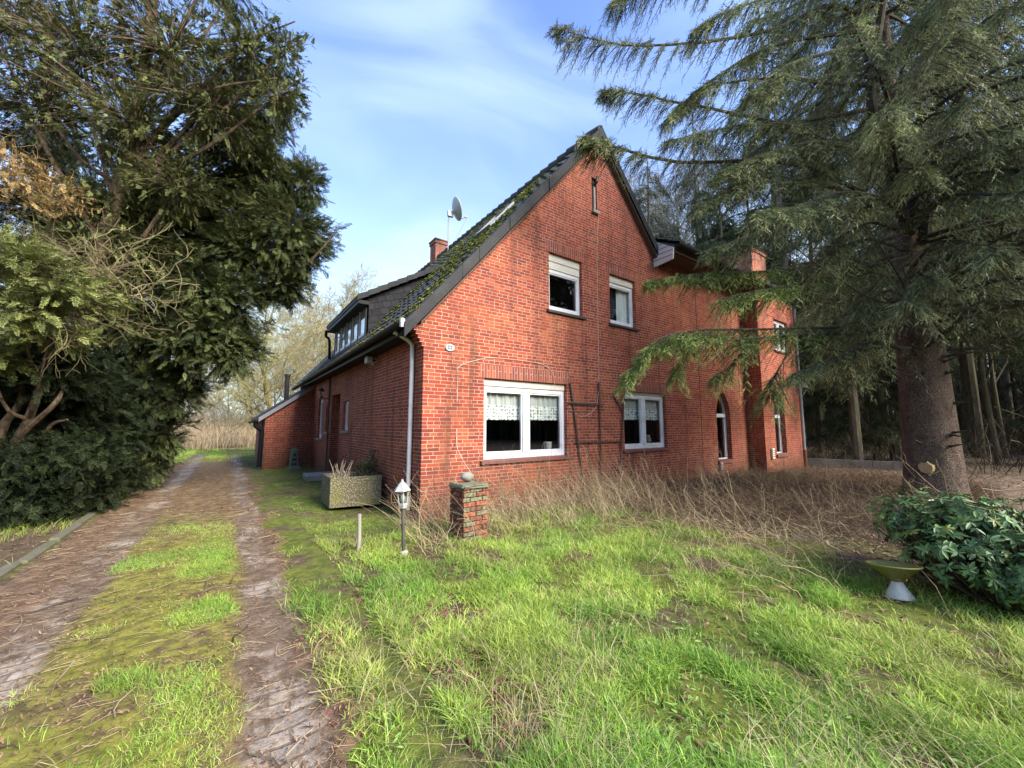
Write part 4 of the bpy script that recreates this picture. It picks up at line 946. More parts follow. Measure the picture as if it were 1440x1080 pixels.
def lobe(px, py, d, rx, ry, w=1.0, rz=None): k = d/FPX; return (at(px, py, d), ((rz or (rx+ry)/2)*k if False else rx*k, (rz or rx)*k*.9, ry*k), w)
DARK = ((.028, .046, .020), (.165, .190, .065)); SHADED = ((.008, .015, .007), (.038, .052, .019))  # second pair: deep shade under the trees put into the leaf colour
g1 = gnd(165, 692)
conifer('conifer', 'tall dark dense conifer overhanging the drive, its bulk rounded towards the house', g1,
        [g1+np.array([0, 0, -.2]), *pl((190, 640, 9.0), (225, 575, 8.9), (265, 470, 8.8), (280, 340, 8.8), (285, 220, 8.9), (300, 130, 9.0))],
        [lobe(405, 325, 8.8, 68, 75, 1.0), lobe(300, 415, 8.5, 85, 75, 1.5), lobe(325, 492, 8.6, 42, 45, .7), lobe(240, 330, 8.6, 95, 85, 1.5), lobe(335, 225, 8.9, 88, 75, 1.2),
         lobe(205, 450, 8.4, 95, 80, 1.5), lobe(235, 545, 8.6, 55, 45, .9), lobe(180, 600, 8.8, 48, 48, .8), lobe(150, 520, 8.4, 80, 80, 1.2), lobe(390, 395, 8.9, 55, 40, .6), lobe(430, 350, 8.9, 45, 50, .3), lobe(130, 620, 9, 60, 60, .8), lobe(360, 150, 9, 60, 55, .5), lobe(285, 470, 8.2, 60, 55, .9), lobe(170, 340, 8.8, 80, 80, 1.0), lobe(230, 610, 9.0, 28, 40, .4), lobe(130, 430, 8.8, 70, 80, .9), lobe(215, 260, 8.4, 60, 60, .7), lobe(310, 300, 8.6, 75, 60, .9), lobe(375, 255, 8.8, 60, 45, .6), lobe(195, 650, 9.0, 40, 30, .5), lobe(340, 350, 8.5, 60, 50, .7), lobe(430, 260, 8.9, 30, 40, .25)],
        40000, DARK, size=(.16, .36), limb_r=.05, loose=.25, bark='bark', tr=.13,
        extra_limbs=[(pl((170, 690, 9), (215, 600, 8.8), (250, 530, 8.7), (320, 430, 8.6), (420, 380, 8.6), (470, 330, 8.7)), .06), (pl((150, 680, 9), (205, 600, 9), (238, 560, 8.9), (260, 480, 8.8)), .05), (pl((160, 690, 9.2), (190, 625, 9.2), (222, 570, 9.0)), .045)])
g2 = gnd(45, 712)
t2 = conifer('conifer', 'open-crowned conifer leaning over the drive with bare tan twigs and sky showing through its top', g2,
        [g2+np.array([0, 0, -.2]), *pl((60, 640, 7.2), (75, 560, 7.1), (120, 420, 7.1), (170, 260, 7.2), (200, 120, 7.4), (215, 0, 7.6), (225, -140, 7.8))],
        [lobe(350, 75, 7.5, 70, 60, .55), lobe(240, 70, 7.4, 95, 75, 1.0), lobe(115, 75, 7.3, 105, 80, 1.0), lobe(390, 135, 7.6, 42, 45, .3), lobe(300, 150, 7.4, 80, 60, .9), lobe(190, 180, 7.2, 100, 70, 1.0), lobe(60, 150, 7.2, 90, 70, .7),
         lobe(300, -50, 7.6, 90, 70, .6), lobe(150, -60, 7.5, 120, 80, .8), lobe(20, 20, 7.2, 70, 80, .6), lobe(400, 70, 7.6, 30, 40, .15), lobe(250, 260, 7.4, 70, 50, .6), lobe(140, 290, 7.3, 80, 50, .8), lobe(90, 350, 7.2, 70, 50, .6), lobe(190, 350, 7.5, 60, 50, .6)],
        24000, ((.035, .050, .018), (.26, .29, .10)), temps=TWG+SPR2, size=(.10, .24), limb_r=.055, loose=.5, tr=.17, bark='bark',
        extra_limbs=[(pl((150, 300, 7.2), (240, 160, 7.2), (300, 125, 7.2), (390, 110, 7.4)), .05), (pl((170, 240, 7.2), (270, 140, 7.3), (350, 60, 7.5), (415, 30, 7.6)), .04), (pl((140, 340, 7.1), (60, 200, 7.1), (0, 60, 7.2)), .05), (pl((160, 280, 7.2), (120, 160, 7.2), (40, 90, 7.2)), .04), (pl((190, 150, 7.3), (280, 60, 7.5), (330, -30, 7.6)), .04)])
# bare tan twigs: pieces of the same tree
def bare(starts, n, L, name, mat, parent, base, col, r0=.011, spread=.5, sub=5, droop=0.0):
    P = []; Rr = []; T = []
    for (p, d) in starts:
        for k in range(n):
            q = np.array(p)+RNG.normal(0, .12, 3); v = unit(np.array(d, float)+RNG.normal(0, spread, 3)); l = L*RNG.uniform(.5, 1.15); pts = [q]
            for j in range(7): v = unit(v+RNG.normal(0, .22, 3)+np.array([0, 0, .10-droop])); q = q+v*l/7; pts.append(q)
            pts = np.array(pts); P.append(pts); Rr.append(np.linspace(r0, r0*.25, 8)); T.append(cols(1, *col)[0])
            for s in range(sub):
                j = RNG.integers(2, 7); w = unit(pts[j]-pts[j-1]+RNG.normal(0, .65, 3)); q2 = pts[j]; pp = [q2]; l2 = l*RNG.uniform(.18, .45)
                for m in range(7): w = unit(w+RNG.normal(0, .25, 3)+np.array([0, 0, .06-droop])); q2 = q2+w*l2/7; pp.append(q2)
                P.append(np.array(pp)); Rr.append(np.linspace(r0*.55, r0*.15, 8)); T.append(cols(1, *col)[0])
    V, F = tubes(np.array(P)-base, np.array(Rr), 4); return link(name, new_mesh(name, V, [F], np.repeat(np.array(T), 32, 0)), M[mat], parent)
rv = RT*.7+UP*.3-FW*.3
bare([(at(110, 420, 6.4), rv), (at(140, 380, 6.4), rv), (at(60, 375, 6.2), rv), (at(190, 420, 6.6), rv), (at(90, 430, 6.2), RT-UP*.3)], 15, 1.2, 'bare_twigs', 'twig', t2, g2, ((.11, .09, .045), (.30, .26, .14)), .011, droop=.06)
bare([(at(60, 150, 7.0), RT*.5+UP*.6), (at(0, 100, 7.0), RT), (at(200, 200, 7.2), RT*.6+UP*.5), (at(250, 130, 7.3), RT)], 14, 1.6, 'bare_twigs', 'twig', t2, g2, ((.05, .04, .03), (.13, .10, .07)), .012)
g3 = gnd(5, 742)
t3 = conifer('conifer', 'nearest conifer at the left edge with yellow-green hanging fronds, orange dead fronds and several stems', g3,
        [g3+np.array([0, 0, -.2]), *pl((10, 650, 5.9), (40, 590, 5.8), (60, 520, 5.7), (50, 430, 5.7), (40, 380, 5.7))],
        [lobe(40, 375, 5.2, 80, 16, .8), lobe(80, 410, 5.3, 85, 16, 1.0), lobe(30, 440, 5.2, 80, 14, .8), lobe(70, 470, 5.4, 70, 14, .5), lobe(-20, 500, 5.2, 50, 25, .4), lobe(0, 345, 5.2, 50, 15, .5)],
        1750, ((.065, .085, .028), (.31, .34, .11)), size=(.14, .32), limb_r=.03, loose=.3, tr=.07, bark='bark',
        extra_limbs=[(pl((5, 690, 5.9), (25, 620, 5.8), (75, 570, 5.7), (90, 545, 5.8)), .06), (pl((-15, 680, 5.9), (5, 600, 5.8), (30, 560, 5.8), (35, 470, 5.8)), .07), (pl((10, 700, 6.0), (40, 650, 6.1), (70, 600, 6.1), (95, 590, 6.1)), .05)])
def frondset(lobes, n, col, name, mat, parent, base, size, temps=None, dz=-.2):
    P = []; W = np.array([l[2] for l in lobes]); W = W/W.sum()
    for (c, r, w), q in zip(lobes, W):
        m = int(n*q); d = unit(RNG.normal(0, 1, (m, 3))); P.append(np.array(c)+d*np.array(r)*RNG.uniform(.35, 1.05, (m, 1)))
    P = np.concatenate(P); m = len(P); D = unit(RNG.normal(0, .6, (m, 3))+RT*.5-FW*.2+np.array([0, 0, dz]))
    return bake(temps or SPR, P-base, D, RNG.uniform(size[0], size[1], m), cols(m, *col), name, mat, parent, roll=RNG.uniform(-.8, .8, m))
bare([(at(40, 400, 5.3), RT*.8-UP*.1), (at(20, 370, 5.3), RT), (at(70, 440, 5.4), RT*.8-UP*.4), (at(0, 420, 5.2), RT)], 9, .9, 'bare_twigs', 'twig', t3, g3, ((.10, .085, .04), (.27, .23, .12)), .006, .45, 6, .12)
frondset([lobe(40, 260, 5.6, 62, 38, 1.0), lobe(80, 275, 5.6, 40, 28, .5), lobe(10, 225, 5.5, 40, 28, .5)], 620, ((.17, .12, .05), (.45, .31, .13)), 'dead_fronds', 'leaf', t3, g3, (.08, .20), TWG+SPR2)
bare([(at(20, 270, 5.7), rv), (at(0, 240, 5.7), rv), (at(-20, 300, 5.7), rv)], 10, .9, 'dead_twigs', 'twig', t3, g3, ((.16, .11, .05), (.38, .27, .12)), .006, .5, 6)
frondset([lobe(60, 520, 6.0, 80, 45, 1), lobe(60, 650, 6.1, 75, 50, 1.1), lobe(30, 705, 6.0, 60, 30, .8), lobe(120, 640, 6.8, 45, 50, .8), lobe(0, 560, 6.2, 50, 70, .7), lobe(110, 700, 6.8, 50, 25, .5), lobe(70, 590, 6.4, 40, 25, .4), lobe(180, 560, 8.0, 60, 45, .6), lobe(100, 560, 6.9, 60, 50, .8), lobe(165, 670, 7.9, 35, 30, .3), lobe(100, 590, 6.9, 60, 40, .8), lobe(150, 600, 7.4, 50, 55, .8)], 14000, SHADED, 'lower_foliage', 'leaf', t3, g3, (.13, .29))
g4 = gnd(20, 680)
conifer('conifer', 'dark conifer standing behind the nearest ones at the left edge', g4,
        [g4+np.array([0, 0, -.2]), *pl((30, 560, 10), (50, 400, 10.2), (60, 200, 10.4), (70, 40, 10.6))],
        [lobe(60, 560, 10, 110, 90, 1.2), lobe(60, 420, 10, 110, 90, 1.2), lobe(80, 300, 10.2, 110, 80, 1.0), lobe(150, 640, 10.3, 60, 45, .6), lobe(20, 660, 10, 60, 50, .6), lobe(-40, 500, 10, 80, 120, .8), lobe(60, 190, 10.3, 90, 60, .5), lobe(220, 620, 11.5, 30, 35, .25)],
        13000, SHADED, size=(.20, .42), limb_r=.05, loose=.2, tr=.2, bark='bark')

# ------------------------------------------------------------------ the big spruce
def spruce(parent, base, limbs, temps, tsize, dens, part, col, blen=(.75, .22), ntw=12, droop=.5, limbmat='bluegrey', r0=.055, limb_name='limbs', both=True, branchlets=True):
    lm = MB(); P = []; D = []; S = []; T = []; BP = []
    for L, ln in limbs:
        K = spline(L, 40); K = K+np.cumsum(RNG.normal(0, .008, (40, 3)), 0)*np.linspace(0, 1, 40)[:, None]; seg = np.linalg.norm(np.diff(K, axis=0), axis=1).sum(); lm.tube(K-base, np.linspace(r0*ln, .006, 40), 6)
        nb = int(seg*dens); u = .10+.90*RNG.random(nb)**.75; u = np.sort(u); f = u*38.99; i = f.astype(int); w = (f-i)[:, None]
        st = K[i]*(1-w)+K[i+1]*w; tan = unit(K[i+1]-K[i]); side = unit(np.cross(tan, [0, 0, 1.]))*np.where(np.arange(nb) % 2, 1, -1)[:, None]
        l = (blen[0]*(1-u)+blen[1]*u)*RNG.uniform(.5, 1.25, nb)*(.45+1.1*vnoise(u*seg*2.2+K[0, 2]*31, K[-1, 0]*17+0*u, 6))
        d = unit(tan*.55+side*RNG.uniform(.25, .9, (nb, 1))+np.array([0, 0, -.35])*RNG.uniform(.2, 1.8, (nb, 1)))
        q = np.array([0, .5, 1.0])[None, :, None]; C = st[:, None]+d[:, None]*q*l[:, None, None]+np.array([0, 0, -1.])*(q**2)*(droop*l)[:, None, None]
        BP.append(C)
        s = np.linspace(.08, 1, ntw)[None, :, None]+RNG.normal(0, .03, (nb, ntw, 1)); pos = st[:, None]+d[:, None]*s*l[:, None, None]+np.array([0, 0, -1.])*(s**2)*(droop*l)[:, None, None]
        bt = unit(d[:, None]+np.array([0, 0, -2.])*s*droop); bs = unit(np.cross(bt, [0, 0, 1.]))*np.where(np.arange(ntw) % 2, 1, -1)[None, :, None]
        dd = unit(bt+bs*RNG.uniform(.3, .8, (nb, ntw, 1))+RNG.normal(0, .22, (nb, ntw, 3)))
        sz = RNG.uniform(tsize[0], tsize[1], (nb, ntw))*(1.15-.45*s[..., 0])
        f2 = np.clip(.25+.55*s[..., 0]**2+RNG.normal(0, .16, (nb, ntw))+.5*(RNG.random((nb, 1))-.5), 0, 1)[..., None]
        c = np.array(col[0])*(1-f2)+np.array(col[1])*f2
        P.append(pos.reshape(-1, 3)); D.append(dd.reshape(-1, 3)); S.append(sz.ravel()); T.append(c.reshape(-1, 3))
    if branchlets: V, F = tubes(np.concatenate(BP)-base, np.tile([.008, .006, .0025], (sum(len(b) for b in BP), 1)), 3); lm.add(V, [F])
    lm.build(limb_name, M[limbmat], parent)
    P = np.concatenate(P); bake(temps, P-base, np.concatenate(D), np.concatenate(S), np.concatenate(T), part, 'needle', parent, roll=RNG.uniform(-1.5, 1.5, len(P)))

SB = np.array([8.75, -4.45, 0.0])
sp = thing('big_spruce', 'huge old spruce with a thick scaly trunk and drooping green limbs reaching over the house', 'spruce', tuple(SB))
tz = np.array([-.3, .0, .15, .45, 1.0, 2.0, 3.2, 4.4, 5.2, 6.5, 9, 13, 17]); tr_ = np.array([.62, .54, .48, .43, .41, .385, .35, .30, .19, .125, .10, .07, .03])
zz = np.linspace(-.3, 17, 90); an = np.linspace(0, 2*np.pi, 40, endpoint=False)
rr = np.interp(zz, tz, tr_)[:, None]*(1+.05*(fbm(np.cos(an)[None]*1.6+3, np.sin(an)[None]*1.6+zz[:, None]*.5, 3)-.5)*2+.10*np.exp(-np.clip(zz, 0, 9)/.3)[:, None]*np.sin(an*5)[None]+.05*(fbm(np.cos(an)[None]*7, zz[:, None]*2.5, 7)-.5))
cx = np.interp(zz, [-.3, 4.4, 6, 9, 17], [0, -.02, -.1, -.1, .1])[:, None]; V = np.stack([cx+rr*np.cos(an), 0*cx+rr*np.sin(an), np.broadcast_to(zz[:, None], rr.shape)], -1).reshape(-1, 3)
i = np.arange(89)[:, None]*40; j = np.arange(40)[None]; k = (j+1) % 40
trk = link('trunk', new_mesh('trunk', V, [np.stack([i+j, i+k, i+40+k, i+40+j], -1).reshape(-1, 4)], smooth=True), M['sprucebark'], sp)
# pale scar where a limb was sawn off, on the side towards the camera
sc_p = at(1303, 655, 7.45)-SB; sc = MB(); a = np.linspace(0, 2*np.pi, 14, endpoint=False); dirn = unit(CAM_P-SB-sc_p)*np.array([1, 1, 0]); sd = np.cross(dirn, [0, 0, 1.])
ang = math.atan2(dirn[1], dirn[0])-.22; cpt = np.array([math.cos(ang), math.sin(ang), 0])*.40+np.array([-.02, 0, .70]); nx_ = np.array([math.cos(ang), math.sin(ang), 0]); sd = np.cross(nx_, [0, 0, 1.])
rad = .10*(1+.10*RNG.normal(0, 1, 14)); ring = [cpt+nx_*.045+sd*r_*math.cos(q)*.95+np.array([0, 0, 1])*r_*math.sin(q) for q, r_ in zip(a, rad)]; ring2 = [p-nx_*.12+(p-cpt)*.35 for p in ring]
sc.add(ring+ring2, [[(x, (x+1) % 14, 14+(x+1) % 14, 14+x) for x in range(14)], [tuple(range(14))]]); sc.build('branch_scar', M['scar'], trk, clean=True)
lead = MB()
for L, r0 in ((pl((1282, 330, 7.9), (1262, 285, 7.8), (1250, 240, 7.8), (1230, 170, 7.7), (1225, 120, 7.7), (1236, 40, 7.7), (1250, -60, 7.7), (1262, -160, 7.7)), .10), (pl((1300, 340, 8.0), (1308, 270, 8.0), (1335, 170, 8.0), (1385, 70, 8.0), (1425, -20, 8), (1470, -140, 8)), .10)): lead.tube(spline(L, 26)-SB, np.linspace(r0, r0*.5, 26), 9)
lead.build('leader', M['bluegrey'], sp)
dl = MB()   # bare dead limbs low on the trunk
for L, r0 in ((pl((1290, 492, 7.9), (1250, 487, 7.6), (1200, 494, 7.3), (1150, 490, 7.1)), .035), (pl((1305, 485, 7.6), (1345, 455, 7.2), (1385, 405, 7.0), (1405, 350, 7.0), (1411, 305, 7.1)), .045), (pl((1330, 490, 7.8), (1380, 488, 7.6), (1440, 468, 7.4), (1520, 455, 7.3)), .05), (pl((1325, 502, 7.6), (1370, 495, 7.3), (1440, 492, 7.1)), .03), (pl((1290, 405, 7.6), (1240, 425, 7.2), (1150, 372, 6.8), (1100, 330, 6.6)), .022), (pl((1290, 450, 7.5), (1270, 400, 7.2), (1240, 350, 6.9), (1205, 300, 6.8)), .022), (pl((1325, 470, 7.4), (1300, 430, 7.0), (1270, 380, 6.8)), .02), (pl((1285, 445, 7.6), (1230, 450, 7.3), (1150, 460, 7.0)), .018), (pl((1320, 395, 7.8), (1370, 350, 7.5), (1440, 330, 7.3)), .03)): dl.tube(spline(L, 18)-SB, np.linspace(r0, r0*.35, 18), 7)
for k in range(16):
    a = RNG.uniform(2.2, 4.6); z = RNG.uniform(.9, 4.0); r0 = float(np.interp(z, tz, tr_))*.93; d = np.array([math.cos(a), math.sin(a), RNG.uniform(-.1, .25)]); q = np.array([np.interp(z, [-.3, 4.4], [0, -.02]), 0, z])
    MB().tube([q+d*r0, q+d*(r0+RNG.uniform(.05, .12)), q+d*(r0+RNG.uniform(.14, .35))+RNG.normal(0, .02, 3)], [RNG.uniform(.03, .05), .02, .009], 7).build('branch_stub', M['bluegrey'], sp)
dl.build('dead_limb', M['bluegrey'], sp)
bare([(at(1180, 420, 7.3), -RT+UP*.1), (at(1160, 380, 7.2), -RT-UP*.4), (at(1230, 400, 7.4), -RT+UP*.3), (at(1200, 460, 7.3), -RT-UP*.4), (at(1130, 400, 7.2), -RT-UP*.5), (at(1150, 330, 7.2), -UP*.7-RT*.5)], 12, 1.0, 'dead_twigs', 'twig', sp, SB, ((.06, .06, .035), (.17, .16, .09)), .007, .5, 7, .2)
expl = [pl((1290, 475, 7.9), (1180, 462, 7.6), (1080, 464, 7.2), (970, 468, 6.8), (915, 488, 6.6), (880, 530, 6.5)),
        pl((1200, 470, 7.7), (1130, 470, 7.3), (1050, 478, 6.9), (985, 480, 6.7), (940, 490, 6.6)),
        pl((1285, 400, 7.9), (1180, 372, 7.6), (1080, 380, 7.3), (990, 384, 7.0), (918, 392, 6.9)), pl((1280, 360, 8.0), (1150, 392, 7.3), (1080, 405, 7.0), (1000, 420, 6.8)),
        pl((1270, 300, 8.0), (1120, 232, 7.6), (960, 228, 7.4), (870, 208, 7.3), (848, 200, 7.2), (832, 194, 7.2)), pl((1225, 120, 7.7), (1160, 116, 7.5), (1090, 108, 7.4), (1000, 118, 7.2), (960, 140, 7.1)),
        pl((1236, 40, 7.7), (1170, 8, 7.5), (1080, 44, 7.3), (960, 62, 7.1), (860, 62, 7.0), (778, 40, 7.0)), pl((1240, 40, 7.7), (1100, 62, 7.4), (1000, 112, 7.2), (930, 172, 7.1)),
        pl((1262, 285, 8.0), (1150, 300, 7.4), (1060, 328, 7.0), (990, 352, 6.8)), pl((1262, 290, 8.0), (1150, 258, 7.5), (1060, 248, 7.1), (980, 288, 6.9)),
        pl((1250, -10, 8.0), (1100, -40, 7.5), (950, -25, 7.2), (860, 5, 7.1)), pl((1240, 150, 7.8), (1130, 170, 7.3), (1030, 180, 7.0), (930, 205, 6.9)), pl((1250, 220, 7.8), (1160, 200, 7.2), (1080, 215, 6.9), (1000, 250, 6.8)),
        pl((1262, 285, 7.8), (1190, 270, 7.0), (1120, 290, 6.5), (1060, 300, 6.2)), pl((1290, 500, 7.9), (1230, 480, 7.4), (1180, 500, 7.1), (1120, 520, 7.0)),
        pl((1238, 60, 7.7), (1180, 70, 7.0), (1110, 90, 6.6), (1050, 130, 6.4)), pl((1240, -60, 7.7), (1180, -40, 7.0), (1060, 0, 6.6), (980, 40, 6.5)), pl((1250, 240, 7.8), (1120, 180, 7.6), (1000, 150, 7.5), (900, 130, 7.4), (850, 130, 7.4))]
limbs = []
for k in range(13):
    z = 4.3+.38*k; az = R(RNG.uniform(150, 235)); Ln = RNG.uniform(2.2, 3.6); d = np.array([math.cos(az), math.sin(az), 0]); st = SB+np.array([-.1, 0, z])
    limbs.append((np.array([st, st+d*Ln*.4+np.array([0, 0, .1]), st+d*Ln*.75+np.array([0, 0, -.3]), st+d*Ln+np.array([0, 0, -.7])]), .6))
for k in range(118):
    z = 3.5+11*(k/118)**1.1; az = RNG.uniform(-185, 45) if z < 8.5 else RNG.uniform(0, 360)
    Ln = (4.6-.23*(z-3))*RNG.uniform(.75, 1.15)
    if -185 < az < -110 and z < 4.2: Ln *= .6
    d = np.array([math.cos(R(az)), math.sin(R(az)), 0]); st = SB+np.array([-.15, 0, z]); q = RNG.uniform(-.25, .15)
    limbs.append((np.array([st, st+d*Ln*.4+np.array([0, 0, .15+q*.3]), st+d*Ln*.75+np.array([0, 0, -.25+q]), st+d*Ln+np.array([0, 0, -.45+q*1.5])]), .85))
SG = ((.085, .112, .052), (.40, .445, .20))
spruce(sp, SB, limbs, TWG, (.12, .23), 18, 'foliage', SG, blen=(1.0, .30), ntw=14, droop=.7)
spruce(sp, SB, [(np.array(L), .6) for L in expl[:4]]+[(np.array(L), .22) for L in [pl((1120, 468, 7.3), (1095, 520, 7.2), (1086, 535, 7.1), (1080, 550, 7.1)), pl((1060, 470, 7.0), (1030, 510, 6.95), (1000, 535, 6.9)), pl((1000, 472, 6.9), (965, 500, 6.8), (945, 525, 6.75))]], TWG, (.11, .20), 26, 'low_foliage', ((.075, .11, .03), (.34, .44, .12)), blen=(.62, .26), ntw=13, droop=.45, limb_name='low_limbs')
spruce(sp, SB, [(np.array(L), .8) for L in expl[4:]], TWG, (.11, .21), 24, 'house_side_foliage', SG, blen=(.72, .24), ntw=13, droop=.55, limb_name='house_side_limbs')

# ------------------------------------------------------------------ wood behind: prototypes, then linked copies
def copy_tree(src, loc, rz, s, label, group):
    r = src.copy(); COL.objects.link(r); r.location = loc; r.rotation_euler = (0, 0, rz); r.scale = (s, s, s*RNG.uniform(.9, 1.15)); r['label'] = label; r['group'] = group
    for ch in list(src.children):
        c = ch.copy(); COL.objects.link(c); c.parent = r; c.matrix_parent_inverse = ch.matrix_parent_inverse.copy()
    return r
def wood_spruce(seed, loc, h=15, zlow=3.0, full=1.0, lean=0.0, col=((.035, .052, .024), (.16, .195, .08))):
    t = thing('wood_spruce', 'x', 'tree', loc); b = np.array(loc, float)
    pts = np.array([(0, 0, -.3), (lean*.3, 0, h*.3), (lean*.5, .1, h*.6), (lean*.6, 0, h)]); MB().tube(spline(pts, 16), np.linspace(.17, .03, 16), 9).build('trunk', M['barkdark'], t)
    L = []
    for k in range(int(52*full)):
        z = zlow+(h-zlow)*(k/(52*full))**1.05; a = RNG.uniform(0, 6.28); l = (2.7*(1-(z-zlow)/(h-zlow+.01))**.7+.3)*RNG.uniform(.7, 1.2); d = np.array([math.cos(a), math.sin(a), 0]); s = b+np.array([lean*z/h*.7, 0, z])
        L.append((np.array([s, s+d*l*.5+np.array([0, 0, -.1]), s+d*l+np.array([0, 0, -.55])]), .5))
    spruce(t, b, L, TWG2, (.24, .44), 9, 'crown', col, blen=(.95, .4), ntw=10, droop=.5, limbmat='barkdark', branchlets=False)
    return t
def bare_tree(name, label, cat, loc, h, seed, col, barkm, spread=.55, nl=(11, 7, 6, 3), r0=.14, group=None, fork=.28, up=.18, rmin=.0025):
    r = np.random.default_rng(seed); t = thing(name, label, cat, loc, 0, group)
    tp = spline([(0, 0, -.3), (r.normal(0, .1), r.normal(0, .1), h*.3), (r.normal(0, .2), r.normal(0, .2), h*.6), (r.normal(0, .3), r.normal(0, .3), h*.95)], 20)
    MB().tube(tp, np.linspace(r0, r0*.15, 20), 9).build('trunk', M[barkm], t)
    lev = [(tp, r0)]; P = []; Rr = []; T = []; cur = [(tp, r0, h)]
    for li, n in enumerate(nl):
        nxt = []
        for pts, rad, ln in cur:
            m = len(pts)
            for k in range(n):
                u = (fork if li == 0 else .2)+(1-(fork if li == 0 else .2))*(k+r.random())/n; i = min(m-2, int(u*(m-1))); tg = unit(pts[i+1]-pts[i])
                sd = r.normal(0, 1, 3); sd = unit(sd-tg*(sd@tg)); v = unit(tg*(1-spread)+sd*spread*1.2+np.array([0, 0, up])); l = ln*(.55-.25*u)*r.uniform(.6, 1.2)*(1.0 if li == 0 else 1.15); rd = max(.0022, rad*(1-.8*u)*.5)
                q = pts[i]; pp = [q]
                for s in range(5): v = unit(v+r.normal(0, .14, 3)+np.array([0, 0, up*.35])); q = q+v*l/5; pp.append(q)
                pp = np.array(pp); P.append(pp); Rr.append(np.linspace(rd, rd*.35, 6)); T.append(np.array(col[0])+(np.array(col[1])-np.array(col[0]))*r.random()); nxt.append((pp, rd, l))
        cur = nxt
    V, F = tubes(np.array(P), np.maximum(np.array(Rr), rmin), 4); link('branches', new_mesh('branches', V, [F], np.repeat(np.array(T), 24, 0)), M['twig'], t); return t
WG = 'trees standing in the wood behind the wing'
BROWN = ((.09, .075, .055), (.27, .23, .16)); TAN = ((.20, .17, .11), (.42, .38, .28)); YEL = ((.19, .17, .07), (.38, .34, .16))
labs = {'sp': 'dark green spruce with drooping boughs standing in the wood beyond the wing', 'hi': 'tall wood spruce with a long bare trunk and high crown', 'br': 'thin bare leafless tree among the wood trunks', 'yg': 'young bushy dark spruce growing between the wood trunks'}
spots = []
tries = 0
while len(spots) < 120 and tries < 6000:
    tries += 1; x = RNG.uniform(15.5, 52); y = RNG.uniform(-9, 34)
    if y < -8+.0*x or (x < 18 and y > -1 and y < 9): continue
    if all((x-a)**2+(y-b)**2 > (1.7+.035*x)**2 for a, b in spots): spots.append((x, y))
spots.sort(key=lambda q: (q[0]-CAM_P[0])**2+(q[1]-CAM_P[1])**2)
protos = {}; seq = ['sp', 'hi', 'br', 'hi', 'hi', 'yg', 'br', 'hi', 'sp', 'br']
for n_, (x, y) in enumerate(spots):
    kd = seq[n_ % len(seq)]; loc = (x, y, float(H(x, y))-.02)
    if kd not in protos:
        if kd == 'sp': o = wood_spruce(1, loc, 15, 3.4, 1.15)
        elif kd == 'hi': o = wood_spruce(2, loc, 17, 5.5, .8, .5)
        elif kd == 'yg': o = wood_spruce(3, loc, 8, .9, 1.0)
        else: o = bare_tree('bare_tree', 'x', 'tree', loc, 12, 5, BROWN, 'barkdark', .5, (12, 7, 5, 2), .10)
        protos[kd] = o; o['label'] = labs[kd]; o['group'] = WG
    else: copy_tree(protos[kd], loc, RNG.uniform(0, 6.28), RNG.uniform(.8, 1.2), labs[kd], WG)
for n_, (x, y, s_) in enumerate(((19.5, -2.6, 1.6), (23, -6.6, 1.7), (21.5, 2.5, 1.6), (26, -3.5, 1.7))): copy_tree(protos['sp'], (x, y, 0), n_*1.3, s_, 'tall spreading spruce close behind the big scaly trunk', WG)
# the crooked little tree by the low wall
cb_ = gnd(1262, 652); t = thing('crooked_tree', 'small dark leaning tree with one long curved stem just behind the low wall', 'tree', (cb_[0], cb_[1], 0))
m_ = MB(); dd_ = np.linalg.norm((cb_-CAM_P)@FW); D0 = float((cb_-CAM_P)@FW)
m_.tube(spline(np.array(pl((1262, 655, D0), (1258, 625, D0), (1240, 615, D0), (1215, 600, D0), (1205, 580, D0), (1203, 550, D0), (1195, 480, D0)))-np.array([cb_[0], cb_[1], 0]), 20), np.linspace(.22, .06, 20), 8); m_.tube(spline(np.array(pl((1258, 630, D0), (1240, 560, D0), (1235, 480, D0)))-np.array([cb_[0], cb_[1], 0]), 10), np.linspace(.13, .04, 10), 7)
m_.tube(spline(np.array(pl((1262, 630, D0), (1272, 570, D0), (1265, 480, D0)))-np.array([cb_[0], cb_[1], 0]), 10), np.linspace(.12, .04, 10), 7); m_.build('trunk', M['barkdark'], t)
bare([(at(1205, 570, D0), UP), (at(1240, 540, D0), UP-RT*.3), (at(1268, 520, D0), UP+RT*.3)], 8, 2.2, 'branches', 'twig', t, np.array([cb_[0], cb_[1], 0]), BROWN, .02, .5, 6)
# pale bare trees behind the wing roof and dark firs at their feet
for (px, d, h, sd) in ((965, 26, 19, 3), (1005, 24, 18, 4), (930, 30, 20, 8)):
    p = at(px, 598, d); bare_tree('pale_tree', {3: 'pale leafless tree seen just over the wing roof', 4: 'pale leafless tree behind the wing roof, nearer the spruce limbs', 8: 'pale leafless tree behind the right rake of the gable'}[sd], 'tree', (p[0], p[1], 0), h, sd, TAN, 'barkmoss', .55, (14, 9, 7, 4), .2, None, .35, .18, .008)
p = at(925, 598, 24); o = copy_tree(protos['sp'], (p[0], p[1], 0), 1.0, 1.25, 'dark spruce rising behind the right rake of the gable', 'trees standing behind the house')
